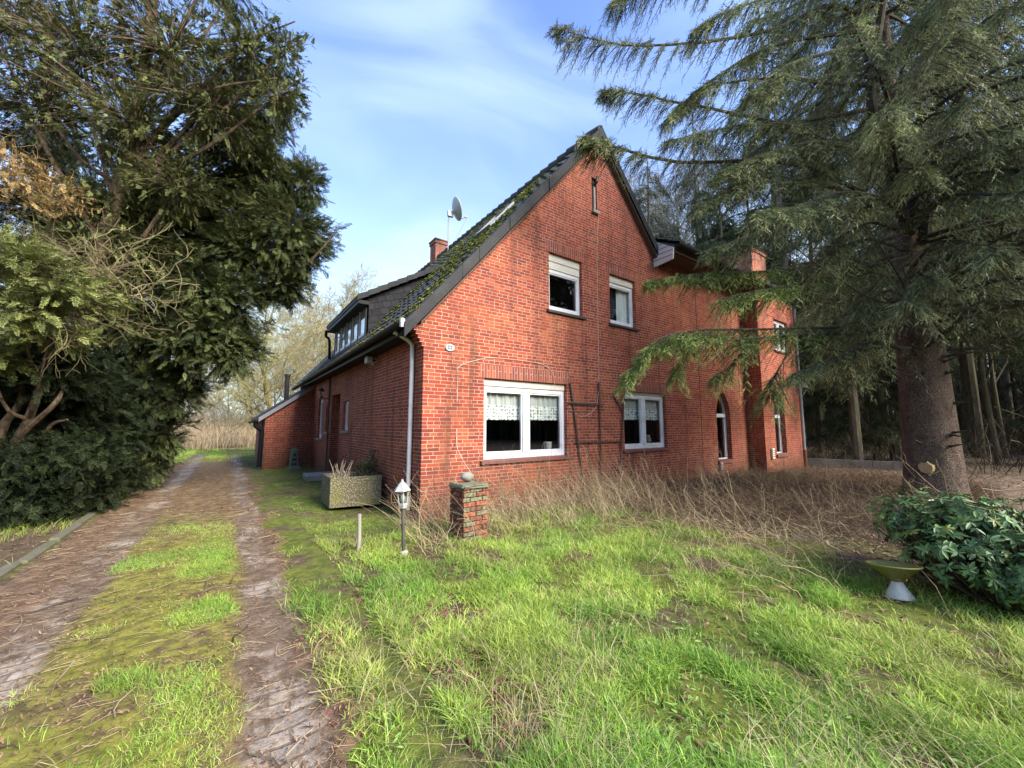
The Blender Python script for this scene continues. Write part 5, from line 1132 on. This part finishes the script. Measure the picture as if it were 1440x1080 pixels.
# bare trees at the far end of the drive
q0 = bare_tree('mossy_tree', 'yellow-green mossy leafless tree just behind the lean-to flue', 'tree', tuple(gnd(374, 642)), 8.3, 21, YEL, 'barkmoss', .62, (18, 9, 6, 4), .17, None, .2, .10, .0055)
LG = 'leafless trees beyond the end of the drive'; pr = None
for k, (px, d, h) in enumerate(((440, 30, 11), (470, 34, 13), (410, 36, 10), (345, 34, 8), (500, 38, 14), (320, 38, 7.5), (280, 36, 7), (385, 42, 11), (250, 40, 7), (455, 44, 14), (300, 46, 8), (520, 42, 14), (350, 50, 9), (425, 48, 12))):
    p = at(px, 598, d); lab = ['grey-tan leafless tree in the row beyond the end of the drive', 'slender leafless tree with yellowish twigs beyond the drive end'][k % 2]
    if k < 2: pr = (pr or [])+[bare_tree('bare_tree', lab, 'tree', (p[0], p[1], 0), 11, 30+k, [TAN, YEL][k], 'barkmoss', .55, (15, 9, 6, 4), .15, LG, .22, .18, .009)]; pr[k].scale = (h/11,)*3
    else: copy_tree(pr[k % 2], (p[0], p[1], 0), RNG.uniform(0, 6.28), h/11, lab, LG)
# ------------------------------------------------------------------ ground sheets
def axis(a, b, fine0, fine1, step, grow=1.25):
    v = list(np.arange(fine0, fine1+step/2, step)); s = step; x = fine0; lo = []
    while x > a: s *= grow; x -= s; lo.append(x)
    s = step; x = fine1; hi = []
    while x < b: s *= grow; x += s; hi.append(x)
    return np.array(lo[::-1]+v+hi)
def sheet(xs, ys, zf, name, mat):
    X, Y = np.meshgrid(xs, ys); Z = zf(X, Y); V = np.stack([X, Y, Z], -1).reshape(-1, 3); n = len(xs)
    i = np.arange(len(ys)-1)[:, None]*n; j = np.arange(n-1)[None]; F = np.stack([i+j, i+j+1, i+n+j+1, i+n+j], -1).reshape(-1, 4)
    return tag(link(name, new_mesh(name, V, [F], smooth=True), M[mat]), kind='structure')
sheet(axis(-1200, 1200, -8, 16, .14), axis(-1200, 1200, -9, 16, .14), lambda x, y: H(x, y)-.0-np.where((x > -4.1) & (x < -2.5) & (y > -8) & (y < 19), .035, 0), 'ground', 'ground')
def zdrive(x, y):
    e = np.minimum(x+4.28, -1.42-x-.75*fbm(x*1.6, y*1.6, 33, 3)); return H(x, y)+.012+(fbm(x*9, y*9, 31, 3)-.5)*.022-np.clip(.14-e, 0, .25)*.32
sheet(np.arange(-4.27, -1.50, .035), np.concatenate([np.arange(-5.2, 4, .04), np.arange(4, 20.2, .12)]), zdrive, 'driveway', 'drive')
def Z(x, y): return np.where((x > -4.27) & (x < -1.53) & (y > -5.2) & (y < 20), zdrive(x, y), H(x, y))

# ------------------------------------------------------------------ grass: blades of three levels, baked
def blades(x, y, h, w, tint, bend, name, mat, z=None):
    n = len(x); z = Z(x, y) if z is None else z; a = RNG.uniform(0, 6.283, n); b = RNG.uniform(0, 6.283, n)
    s = np.stack([np.cos(a), np.sin(a), 0*a], 1); d = np.stack([np.cos(b), np.sin(b), 0*b], 1); base = np.stack([x, y, z-.01], 1)
    rows = []
    for u, wk in ((0, 1.0), (.45, .85), (.8, .5)):
        c = base+np.stack([0*x, 0*x, h*u*(1-.35*bend*u)], 1)+d*(h*bend*u**1.7)[:, None]; rows += [c-s*(w*wk)[:, None]*.5, c+s*(w*wk)[:, None]*.5]
    c = base+np.stack([0*x, 0*x, h*(1-.35*bend)], 1)+d*(h*bend)[:, None]; rows.append(c)
    V = np.stack(rows, 1); o = np.arange(n)[:, None]*7
    Q = (np.array([[0, 1, 3, 2], [2, 3, 5, 4]])[None]+o[:, :, None]).reshape(-1, 4); T3 = (np.array([[4, 5, 6]])[None]+o[:, :, None]).reshape(-1, 3)
    sh = np.array([.55, .55, .85, .85, 1.1, 1.1, 1.2]); sh = np.ones(7)
    return tag(link(name, new_mesh(name, V.reshape(-1, 3), [Q, T3], np.repeat(tint[:, None], 7, 1).reshape(-1, 3)), M[mat]), kind='stuff')
def campoints(n, rmin, rmax, a0, a1, pw=1.0):
    """points on the ground, denser towards the viewer's end of the garden"""
    r = rmin*(rmax/rmin)**(RNG.random(n)**pw); a = R(1)*RNG.uniform(a0, a1, n); return CAM_P[0]+r*np.cos(a), CAM_P[1]+r*np.sin(a)
def lawnmask(x, y):
    nz = fbm(x*1.1, y*1.1, 41); e = -1.98+.55*(nz-.5)+.25*np.clip(-3-y,0,1)*0
    m = np.clip((x-e)/.5, 0, 1)*np.clip((3.9+1.6*(nz-.5)+.15*y-x)/1.1, 0, 1)*np.clip((-.20-y)/.5+np.where(x < -.1, 2, 0), 0, 1)
    m = np.where(y > -.4, m*np.clip((x+1.9)/.4, 0, 1)*.16, m); return np.where((x > -.02) & (y > -.05), 0, m)
GR = [(.15, .29, .045), (.27, .43, .07), (.41, .50, .09), (.50, .50, .18), (.56, .50, .28)]
def gcol(x, y, n, dry=0.0):
    big = fbm(x*.9, y*.9, 50); t = np.clip(RNG.normal(1.05, .70, n)+(big-.5)*4.2+dry, 0, 3.99); i = t.astype(int); f = (t-i)[:, None]; A = np.array(GR); return (A[i]*(1-f)+A[i+1]*f)*RNG.uniform(.75, 1.2, (n, 1))
N = 680000; x, y = campoints(N, 1.55, 13, -6, 100, .9); m = lawnmask(x, y); tuft = fbm(x*3.2, y*3.2, 44, 3); k = RNG.random(N) < m*np.clip((tuft-.34)*3.6, .06, 1); x, y, tuft = x[k], y[k], tuft[k]; n = len(x)
h = RNG.uniform(.03, .115, n)*(.4+1.3*tuft)*np.where(y > -.3, .45, 1); blades(x, y, h, RNG.uniform(.0026, .0078, n), gcol(x, y, n), RNG.uniform(.25, 1.5, n), 'lawn_grass', 'grass'); print('grass', n)
N = 16000; x, y = campoints(N, 1.6, 9, -6, 98); m = lawnmask(x, y); k = RNG.random(N) < m*np.clip((fbm(x*1.3, y*1.3, 63)-.45)*5, .04, 1); x, y = x[k], y[k]; n = len(x)
V, F, T = leaves(np.stack([x, y, Z(x, y)+RNG.uniform(.01, .06, n)], 1), np.stack([RNG.normal(0, 1, n), RNG.normal(0, 1, n), RNG.uniform(-.2, .5, n)], 1), RNG.uniform(.018, .05, n), cols(n, (.09, .19, .04), (.24, .36, .09))); tag(link('lawn_weeds', new_mesh('lawn_weeds', V, F, T), M['leaf']), kind='stuff')
# taller straw-yellow blades mixed in
N = 18000; x, y = campoints(N, 1.6, 12, -6, 98); m = lawnmask(x, y); k = RNG.random(N) < m*np.clip((fbm(x*1.7, y*1.7, 61)-.42)*4, 0, 1); x, y = x[k], y[k]; n = len(x)
blades(x, y, RNG.uniform(.10, .30, n), RNG.uniform(.002, .0045, n), cols(n, (.30, .24, .11), (.52, .46, .28)), RNG.uniform(.5, 1.5, n), 'dry_grass', 'grass')
# moss and short grass on the crown of the drive, and patches by the house
N = 170000; x = RNG.uniform(-3.45, -2.35, N); y = -5+8.5*RNG.random(N)**1.2; g = fbm(x*1.6, y*1.6, 70); k = RNG.random(N) < np.clip((g-.42)*5, 0, 1)*np.clip((2.2-y)/3, .03, 1)*np.clip((.60+.5*(fbm(x*2.3, y*2.3, 77)-.5)-np.abs(x+2.90))/.22, 0, 1); x, y = x[k], y[k]; n = len(x)
blades(x, y, RNG.uniform(.015, .055, n)*(1+1.2*np.clip(fbm(x*2, y*2, 72)-.5, 0, 1)*3), RNG.uniform(.002, .0045, n), gcol(x, y, n, -.1), RNG.uniform(.3, 1.2, n), 'drive_grass', 'grass')
N = 60000; x = RNG.uniform(-6, 1, N); y = RNG.uniform(14.5, 27, N); k = RNG.random(N) < np.clip((fbm(x*.7, y*.7, 75)-.32)*4, 0, 1)*np.where((np.abs(x+3.62) < .35) | (np.abs(x+2.20) < .35), .15, 1); x, y = x[k], y[k]; n = len(x)
blades(x, y, RNG.uniform(.04, .14, n), RNG.uniform(.008, .018, n), gcol(x, y, n, -.2), RNG.uniform(.3, 1, n), 'far_grass', 'grass')
N = 90000; x = RNG.uniform(-2.05, -.05, N); y = RNG.uniform(-.6, 10, N); k = RNG.random(N) < np.clip((fbm(x*1.8, y*1.8, 76)-.38)*4, .04, 1)*np.clip((x+2.0)/.3, 0, 1)*np.where((x > -1.0) & (y > 1.5) & (y < 2.6), 0, 1); x, y = x[k], y[k]; n = len(x)
blades(x, y, RNG.uniform(.012, .05, n), RNG.uniform(.003, .006, n), gcol(x, y, n, -.3)*.75, RNG.uniform(.3, 1.4, n), 'yard_grass', 'grass')
N = 9000; x = RNG.uniform(-2.2, -.05, N); y = RNG.uniform(-.6, 10, N); k = RNG.random(N) < np.clip((fbm(x*1.5, y*1.5, 79)-.4)*4, .1, 1)*np.where((x > -1.0) & (y > 1.5) & (y < 2.6), 0, 1); YX, YY = x[k], y[k]
# strip left of the kerb: thin dry grass
N = 14000; x = RNG.uniform(-5.4, -4.3, N); y = RNG.uniform(-4, 14, N); k = RNG.random(N) < np.clip((fbm(x*2, y*1.2, 78)-.40)*4, 0, 1); x, y = x[k], y[k]; n = len(x)
blades(x, y, RNG.uniform(.05, .24, n), RNG.uniform(.002, .005, n), gcol(x, y, n, 1.1), RNG.uniform(.4, 1.3, n), 'verge_grass', 'grass')
# reeds at the far end
N = 26000; x = RNG.uniform(-26, 1.0, N); y = RNG.uniform(25.5, 40, N)+np.abs(x+3)*-.12; n = N
blades(x, y, RNG.uniform(.8, 2.0, n)*(.6+.8*fbm(x*.5, y*.5, 80)), RNG.uniform(.012, .03, n), cols(n, (.24, .17, .10), (.52, .42, .28)), RNG.uniform(.1, .6, n), 'reed_bed', 'dry')
N = 7000; x = RNG.uniform(-16, -4.8, N); y = RNG.uniform(10, 26, N); k = x < -4.6-.05*(y-10); x, y = x[k], y[k]; n = len(x)
blades(x, y, RNG.uniform(.15, .8, n), RNG.uniform(.006, .014, n), cols(n, (.12, .10, .05), (.42, .36, .2)), RNG.uniform(.3, 1.2, n), 'rough_grass', 'dry')

# ------------------------------------------------------------------ dry weeds and bramble tangle
def stems(x, y, L, lean, r0, col, name, curl=.5, ldir=None, z0=None, wig=.045):
    kp = (x-bp[0])**2+(y-bp[1])**2 > .36**2; kp &= ~((np.abs((y-bp[1])-(x-bp[0])*.2) < .22) & (x < bp[0]) & (x > bp[0]-.9)); x, y, L, r0 = x[kp], y[kp], L[kp], r0[kp]; lean = np.asarray(lean)[kp] if np.ndim(lean) else lean; curl = np.asarray(curl)[kp] if np.ndim(curl) else curl
    n = len(x); az = RNG.uniform(0, 6.283, n) if ldir is None else RNG.normal(ldir[0], ldir[1], n); d = np.stack([np.cos(az), np.sin(az), 0*az], 1); P = []
    w = np.cumsum(RNG.normal(0, wig, (n, 6, 3)), 1)
    for i, u in enumerate(np.linspace(0, 1, 6)):
        th = np.asarray(lean)+curl*u; hz = L*u*np.sin(np.clip(th, 0, 1.6)); vz = L*(u*np.cos(np.clip(lean, 0, 1.5))-.45*curl*u*u); P.append(np.stack([x, y, Z(x, y)-.02], 1)+d*hz[:, None]+np.stack([0*x, 0*x, np.maximum(vz, .01)], 1)+w[:, i]*L[:, None])
    P = np.stack(P, 1); V, F = tubes(P, r0[:, None]*np.linspace(1, .45, 6)[None], 3)
    return tag(link(name, new_mesh(name, V, [F], np.repeat(cols(n, *col), 18, 0)), M['dry']), kind='stuff')
STR = ((.18, .13, .075), (.52, .42, .26)); BRM = ((.06, .038, .024), (.24, .165, .10))
aw = math.atan2(-.62, .78)
N = 1500; x = RNG.uniform(-.5, 4.6, N); y = -.12-1.5*RNG.random(N)**1.4; k = (x > .0) | (y < -.3); x, y = x[k], y[k]; n = len(x)
stems(x, y, RNG.uniform(.25, .95, n), RNG.uniform(.15, .9, n), RNG.uniform(.0015, .003, n), STR, 'dry_stems', RNG.uniform(0, .7, n), (math.pi+aw, 1.3))
N = 7500; x = 3.2+10.5*RNG.random(N)**1.1; y = -.15-4.6*RNG.random(N); k = (x > 3.2+.35*(-y-1)+RNG.normal(0, .35, N)) & ((x-8.75)**2+(y+4.45)**2 > .4) & ~((x > 11) & (y > -.65)); x, y = x[k], y[k]; n = len(x)
stems(x, y, RNG.uniform(.2, .72, n), RNG.uniform(.4, 1.2, n), RNG.uniform(.0014, .0028, n), BRM, 'bramble_stems', RNG.uniform(-.1, 1.2, n), None, None, .06)
N = 750; x = 1.9+7*RNG.random(N)**1.2; y = -.4-4.4*RNG.random(N); n = N
stems(x, y, RNG.uniform(.4, .95, n), RNG.uniform(.4, 1.1, n), RNG.uniform(.0014, .0028, n), STR, 'pale_stems', RNG.uniform(0, .7, n), (math.pi+aw, 1.5))
N = 800; x = RNG.uniform(.6, 3.6, N); y = RNG.uniform(-5.4, -1.2, N); k = RNG.random(N) < np.clip((x-.2)/3.2, .06, 1); x, y = x[k], y[k]; n = len(x)
stems(x, y, RNG.uniform(.25, .85, n), RNG.uniform(.3, 1.2, n), RNG.uniform(.0014, .0026, n), STR, 'straw_stems', RNG.uniform(0, .8, n), (math.pi+aw, 1.6))
N = 34000; x = 3.1+9*RNG.random(N)**1.2; y = -.12-4.9*RNG.random(N); k = (x > 3.1+.35*(-y-1)+RNG.normal(0, .5, N)) & ((x-8.75)**2+(y+4.45)**2 > .3) & ~((x > 11) & (y > -.6)); x, y = x[k], y[k]; n = len(x)
o = stems(x, y, RNG.uniform(.10, .38, n), RNG.uniform(.4, 1.5, n), RNG.uniform(.0016, .003, n), ((.06, .04, .026), (.22, .15, .092)), 'dead_undergrowth', RNG.uniform(0, 1.2, n), None, None, .07)
# tall dead stalks with small seed heads
N = 170; x = np.concatenate([RNG.uniform(.4, 5.0, N//2), RNG.uniform(2.5, 9, N-N//2)]); y = np.concatenate([RNG.uniform(-1.6, -.2, N//2), RNG.uniform(-4.2, -.4, N-N//2)]); n = N; az = RNG.normal(math.pi+aw, .8, n); ln = RNG.uniform(.1, .55, n); L = RNG.uniform(.6, 1.25, n); P0 = np.stack([x, y, Z(x, y)], 1); dr_ = np.stack([np.cos(az)*np.sin(ln), np.sin(az)*np.sin(ln), np.cos(ln)], 1)*L[:, None]
PP = np.stack([P0, P0+dr_*.35+RNG.normal(0, .02, (n, 3)), P0+dr_*.7+RNG.normal(0, .02, (n, 3)), P0+dr_+np.array([0, 0, -.03])], 1); V1, F1 = tubes(PP, np.tile([.0030, .0026, .002, .0013], (n, 1)), 4)
bs = RNG.integers(0, n, n*5); u_ = RNG.uniform(.55, 1, n*5)[:, None]; b0 = P0[bs]+dr_[bs]*u_; bd = unit(dr_[bs]+RNG.normal(0, .45, (n*5, 3))); bl_ = RNG.uniform(.05, .17, n*5)[:, None]; V2, F2 = tubes(np.stack([b0, b0+bd*bl_*.5, b0+bd*bl_+RNG.normal(0, .008, (n*5, 3))], 1), np.tile([.0014, .0014, .0022], (n*5, 1)), 4)
tag(link('dead_stalks', new_mesh('dead_stalks', np.concatenate([V1, V2]), [F1, F2+len(V1)], np.concatenate([np.repeat(cols(n, (.17, .12, .07), (.50, .40, .25)), 16, 0), np.repeat(cols(n*5, (.12, .085, .05), (.40, .31, .19)), 12, 0)])), M['dry']), kind='stuff')
# a few long sticks lying on the lawn
for P, lab in ((((.95, -1.9, .9), (1.15, -2.2, .45), (1.45, -2.6, .05)), 'dark thin dead branch standing slanted in the lawn'),):
    m_ = MB(); m_.tube(spline(P, 8), np.linspace(.007, .004, 8), 5, tint=(.16, .12, .08) if 'dark' in lab else (.5, .43, .27)); m_.tube(spline([P[1], np.array(P[1])+np.array([.12, .08, .10]), np.array(P[1])+np.array([.3, .1, .12])], 5), np.linspace(.004, .002, 5), 4, tint=(.16, .12, .08) if 'dark' in lab else (.5, .43, .27)); tag(m_.build('dead_branch', M['dry']), lab, 'branch')

# ------------------------------------------------------------------ fallen leaves, needles and straw
def litter(x, y, size, col, name, mat='litter', flat=.35):
    n = len(x); d = unit(np.stack([RNG.normal(0, 1, n), RNG.normal(0, 1, n), RNG.normal(0, flat, n)], 1)); V, F, T = leaves(np.stack([x, y, Z(x, y)+.006+RNG.random(n)*.014], 1), d, size, cols(n, *col)); return tag(link(name, new_mesh(name, V, F, T), M[mat]), kind='stuff')
N = 52000; x = RNG.uniform(-4.25, -1.5, N); y = -4.8+19*RNG.random(N)**1.5; tr = np.minimum(np.abs(x+3.62), np.abs(x+2.20)); k = RNG.random(N) < np.clip(.55+tr*1.6, .1, 1)*np.clip((fbm(x*1.4, y*1.4, 90)-.3)*3, .1, 1); x, y = x[k], y[k]; n = len(x)
litter(x, y, RNG.uniform(.008, .032, n), ((.07, .038, .022), (.32, .205, .12)), 'leaf_litter')
N = 6000; x = RNG.uniform(-4.25, -1.6, N); y = -4.8+14*RNG.random(N)**1.3; n = N; a = RNG.uniform(0, 6.28, n); L = RNG.uniform(.02, .08, n); P = np.stack([x, y, Z(x, y)+.012], 1); dv = np.stack([np.cos(a), np.sin(a), RNG.normal(0, .06, n)], 1)*L[:, None]
V, F = tubes(np.stack([P-dv, P+RNG.normal(0, .008, (n, 3))*np.array([1, 1, .2]), P+dv], 1), np.tile([.0012, .0014, .0008], (n, 1)), 3); tag(link('straw_bits', new_mesh('straw_bits', V, [F], np.repeat(cols(n, (.16, .10, .05), (.46, .36, .22)), 9, 0)), M['dry']), kind='stuff')
N = 60; x = RNG.uniform(-4.2, -1.3, N); y = -4.5+9*RNG.random(N); n = N; a = RNG.uniform(0, 6.28, n); L = RNG.uniform(.06, .22, n); P = np.stack([x, y, Z(x, y)+.02], 1); dv = np.stack([np.cos(a), np.sin(a), 0*a], 1)*L[:, None]
V, F = tubes(np.stack([P-dv, P-dv*.3+RNG.normal(0, .02, (n, 3))*np.array([1, 1, .3]), P+dv*.4+RNG.normal(0, .02, (n, 3))*np.array([1, 1, .3]), P+dv], 1), np.tile([.004, .0045, .0035, .002], (n, 1)), 4); tag(link('fallen_twigs', new_mesh('fallen_twigs', V, [F], np.repeat(cols(n, (.05, .035, .025), (.36, .28, .18)), 16, 0)), M['dry']), kind='stuff')
litter(YX, YY, RNG.uniform(.012, .045, len(YX)), ((.07, .04, .025), (.30, .21, .13)), 'yard_litter')
N = 900; x = RNG.normal(-1.25, .3, N); y = RNG.normal(-3.3, .8, N); n = N; litter(x, y, RNG.uniform(.04, .09, n), ((.07, .03, .025), (.20, .085, .06)), 'fallen_leaves')
N = 2600; x = RNG.uniform(-1.7, 3.5, N); y = RNG.uniform(-5.6, -.4, N); n = N; litter(x, y, RNG.uniform(.03, .07, n), ((.08, .045, .03), (.30, .20, .12)), 'lawn_leaves')
N = 17000; x = 3.5+20*RNG.random(N)**1.3; y = RNG.uniform(-8, 0, N); k = ~((x < 14.3) & (y > -.55)); x, y = x[k], y[k]; n = len(x); litter(x, y, RNG.uniform(.04, .09, n), ((.10, .065, .045), (.36, .27, .20)), 'wood_litter')
N = 7000; x = RNG.uniform(-7.5, -4.35, N); y = RNG.uniform(-3, 14, N); n = N; litter(x, y, RNG.uniform(.02, .06, n), ((.06, .04, .025), (.28, .20, .11)), 'hedge_litter')
# undergrowth thicket of twigs on the wood floor, far off
N = 5200; x = RNG.uniform(15, 46, N); y = RNG.uniform(-8, 26, N); k = ~((x < 17) & (y > -1)); x, y = x[k], y[k]; n = len(x)
stems(x, y, RNG.uniform(.6, 2.8, n), RNG.uniform(.05, .6, n), RNG.uniform(.006, .014, n), ((.05, .042, .03), (.20, .165, .11)), 'wood_thicket', .35)
N = 11000; x = RNG.uniform(-26, 4, N); y = RNG.uniform(31, 50, N); n = N
stems(x, y, RNG.uniform(1.2, 4.6, n), RNG.uniform(.05, .6, n), RNG.uniform(.008, .018, n), ((.11, .09, .055), (.36, .30, .20)), 'far_thicket', .35)
N = 2600; x = RNG.uniform(44, 80, N); y = RNG.uniform(-22, 70, N); n = N; az = RNG.uniform(0, 6.28, n); hh = RNG.uniform(6, 17, n); P = np.stack([x, y, 0*x], 1)
V, F = tubes(np.stack([P, P+np.stack([.3*np.cos(az), .3*np.sin(az), hh*.5], 1), P+np.stack([.5*np.cos(az), .5*np.sin(az), hh], 1)], 1), np.stack([RNG.uniform(.06, .18, n)]*3, 1)*np.array([1, .7, .2]), 5)
tag(link('far_wood', new_mesh('far_wood', V, [F], np.repeat(cols(n, (.05, .042, .03), (.17, .14, .10)), 15, 0)), M['dry']), kind='stuff')
N = 2800; a = RNG.uniform(R(165), R(354), N); r = RNG.uniform(30, 46, N); P = np.stack([CAM_P[0]+r*np.cos(a), CAM_P[1]+r*np.sin(a), 0*r], 1); hh = RNG.uniform(6, 13, N)  # unseen ring of trees behind the camera, added to darken window reflections
V, F = tubes(np.stack([P, P+np.stack([0*hh, 0*hh, hh*.5], 1), P+np.stack([0*hh, 0*hh, hh], 1)], 1), np.tile([.16, .11, .03], (N, 1)), 5); tag(link('far_wood', new_mesh('far_wood', V, [F], np.repeat(cols(N, (.05, .042, .03), (.17, .14, .10)), 15, 0)), M['dry']), kind='stuff')
N = 22000; a = RNG.uniform(R(165), R(354), N); r = RNG.uniform(32, 48, N); P = np.stack([CAM_P[0]+r*np.cos(a), CAM_P[1]+r*np.sin(a), RNG.random(N)**.9*11+.2], 1); tag(bake(TWG2, P, unit(RNG.normal(0, 1, (N, 3))), RNG.uniform(.9, 1.9, N), cols(N, (.02, .032, .015), (.085, .105, .042)), 'far_wood_foliage', 'needle', None), kind='stuff')  # foliage of the added ring, there for the reflections only
N = 26000; x = RNG.uniform(46, 82, N); y = RNG.uniform(-22, 72, N); P = np.stack([x, y, RNG.random(N)**.8*13+.3], 1); fw_ = bake(TWG2, P, unit(RNG.normal(0, 1, (N, 3))+np.array([0, 0, -.4])), RNG.uniform(.9, 1.8, N), cols(N, (.020, .032, .015), (.085, .105, .042)), 'far_wood_foliage', 'needle', None); tag(fw_, kind='stuff')
# heap of cut brushwood
bpile = gnd(322, 622); bpile = np.array([-2.6, 29.5, 0]); N = 900; a = RNG.normal(0, 1, (N, 2)); x = bpile[0]+a[:, 0]*.9; y = bpile[1]+a[:, 1]*.6; zt = np.exp(-(a**2).sum(1)/2)*1.3*RNG.random(N); d = unit(RNG.normal(0, 1, (N, 3))*np.array([1, 1, .35])); L = RNG.uniform(.3, .9, N); P = np.stack([x, y, zt+.05], 1)
V, F = tubes(np.stack([P-d*L[:, None]*.5, P+RNG.normal(0, .05, (N, 3)), P+d*L[:, None]*.5], 1), np.tile([.016, .014, .007], (N, 1)), 4); V[:, 2] = np.maximum(V[:, 2], 0); tag(link('brush_pile', new_mesh('brush_pile', V, [F], np.repeat(cols(N, (.10, .075, .05), (.40, .33, .22)), 12, 0)), M['dry']), 'heap of cut brushwood in the pale reeds at the end of the drive', 'brush heap')

# ------------------------------------------------------------------ rhododendron in the right foreground
rb = np.array([3.08, -5.74, 0.0]); t = thing('rhododendron', 'low dark green rhododendron bush with leathery leaves in the right foreground before the spruce trunk', 'bush', tuple(rb))
lob = [((0, 0, .48), (.62, .70, .36)), ((-.35, .35, .38), (.35, .40, .30)), ((.1, .65, .56), (.38, .36, .24)), ((.3, -.5, .50), (.55, .55, .36)), ((-.42, -.10, .32), (.30, .4, .26)), ((.5, .4, .50), (.45, .45, .30)), ((-.15, .25, .68), (.30, .35, .18))]
stm = MB(); LP = []; LD = []; LS = []; LT_ = []; LU = []
for c, r in lob:
    for q in range(175):
        d = unit(RNG.normal(0, 1, 3)+np.array([-.15, 0, .35])); tip = np.array(c)+d*np.array(r)*RNG.uniform(.6, 1.05)*(.75+.5*RNG.random())
        if tip[2] < .03: continue
        root = np.array([RNG.normal(0, .08), RNG.normal(0, .08), 0]); stm.tube(spline([root, root*.5+tip*.5+np.array([0, 0, -.12]), tip], 6), np.linspace(.009, .003, 6), 4)
        ax = unit(d+np.array([0, 0, .5])); e1 = unit(np.cross(ax, [.3, .2, 1])); e2 = np.cross(ax, e1); nl = RNG.integers(6, 10); a0 = RNG.uniform(0, 6.28); dr = RNG.uniform(-.55, .35)
        young = RNG.random() < .06
        for s in range(nl):
            a = a0+s*6.283/nl+RNG.normal(0, .2); LP.append(tip); LD.append(e1*math.cos(a)+e2*math.sin(a)+ax*dr); LU.append(ax); LS.append(RNG.uniform(.045, .088)); f = RNG.random(); LT_.append(np.array((.032, .085, .026))*(1-f)+np.array((.125, .21, .065))*f if not young else np.array((.22, .26, .06)))
stm.build('stems', M['wood'], t); V, F, T = leaves(np.array(LP), np.array(LD), np.array(LS), np.array(LT_), np.array(LU)); link('foliage', new_mesh('foliage', V, F, T), M['gloss'], t)
# old dry stalks hanging in the bush
bare([(rb+np.array([-.2, .2, .6]), (-.3, .3, .5)), (rb+np.array([.1, .4, .7]), (0, .5, .4))], 10, .5, 'dry_stalks', 'dry', t, rb, STR, .003, .6, 2)

# ------------------------------------------------------------------ light
EL, AZ = R(34), math.atan2(-.94, .34)
sun = bpy.data.lights.new('sun', 'SUN'); sun.energy = 2.8; sun.angle = R(30.0); sun.color = (1, .92, .80)
so = bpy.data.objects.new('sun', sun); COL.objects.link(so); v = Vector((math.cos(AZ)*math.cos(EL), math.sin(AZ)*math.cos(EL), math.sin(EL))); so.rotation_euler = v.to_track_quat('Z', 'Y').to_euler()
w = bpy.data.worlds.new('World'); scene.world = w; w.use_nodes = True; nt = w.node_tree; nt.nodes.clear(); N_ = nt.nodes.new; Lk = nt.links.new
out = N_('ShaderNodeOutputWorld'); bg = N_('ShaderNodeBackground'); sky = N_('ShaderNodeTexSky'); sky.sky_type = 'NISHITA'; sky.sun_disc = False; sky.sun_elevation = EL; sky.sun_rotation = math.pi/2-AZ; sky.air_density = 1.0; sky.dust_density = .6; sky.ozone_density = 2.0
tc = N_('ShaderNodeTexCoord'); mp = N_('ShaderNodeMapping'); mp.inputs['Scale'].default_value = (1.0, 1.6, 3.2); mp.inputs['Rotation'].default_value = (0, 0, R(30)); Lk(tc.outputs['Generated'], mp.inputs[0])
nz = N_('ShaderNodeTexNoise'); nz.inputs['Scale'].default_value = 1.35; nz.inputs['Detail'].default_value = 5; nz.inputs['Roughness'].default_value = .45; nz.inputs['Distortion'].default_value = .7; Lk(mp.outputs[0], nz.inputs['Vector'])
mr = N_('ShaderNodeMapRange'); mr.interpolation_type = 'SMOOTHSTEP'; mr.inputs[1].default_value = .42; mr.inputs[2].default_value = .75; mr.inputs[4].default_value = .52; Lk(nz.outputs['Fac'], mr.inputs[0])
sx = N_('ShaderNodeSeparateXYZ'); Lk(tc.outputs['Generated'], sx.inputs[0]); hz = N_('ShaderNodeMapRange'); hz.interpolation_type = 'SMOOTHSTEP'; hz.inputs[1].default_value = .75; hz.inputs[2].default_value = .0; hz.inputs[4].default_value = .85; Lk(sx.outputs[2], hz.inputs[0])
ad = N_('ShaderNodeMath'); ad.use_clamp = True; Lk(mr.outputs[0], ad.inputs[0]); Lk(hz.outputs[0], ad.inputs[1])
mx = N_('ShaderNodeMix'); mx.data_type = 'RGBA'; Lk(ad.outputs[0], mx.inputs[0]); hs = N_('ShaderNodeHueSaturation'); hs.inputs['Saturation'].default_value = 1.12; hs.inputs['Value'].default_value = 1.3; hs.inputs['Hue'].default_value = .515; Lk(sky.outputs[0], hs.inputs['Color']); Lk(hs.outputs[0], mx.inputs[6]); mx.inputs[7].default_value = (2.5, 3.2, 3.6, 1)
Lk(mx.outputs[2], bg.inputs[0]); bg.inputs[1].default_value = .11; Lk(bg.outputs[0], out.inputs[0])
vs = scene.view_settings; scene.display_settings.display_device = 'sRGB'; vs.view_transform = 'Standard'; vs.look = 'None'; vs.gamma = 1; vs.exposure = 1.85; vs.use_curve_mapping = False
cy = scene.cycles; cy.max_bounces = 8; cy.diffuse_bounces = 3; cy.glossy_bounces = 3; cy.transparent_max_bounces = 12; cy.transmission_bounces = 4; cy.caustics_reflective = False; cy.caustics_refractive = False; cy.sample_clamp_indirect = 6; cy.use_denoising = True
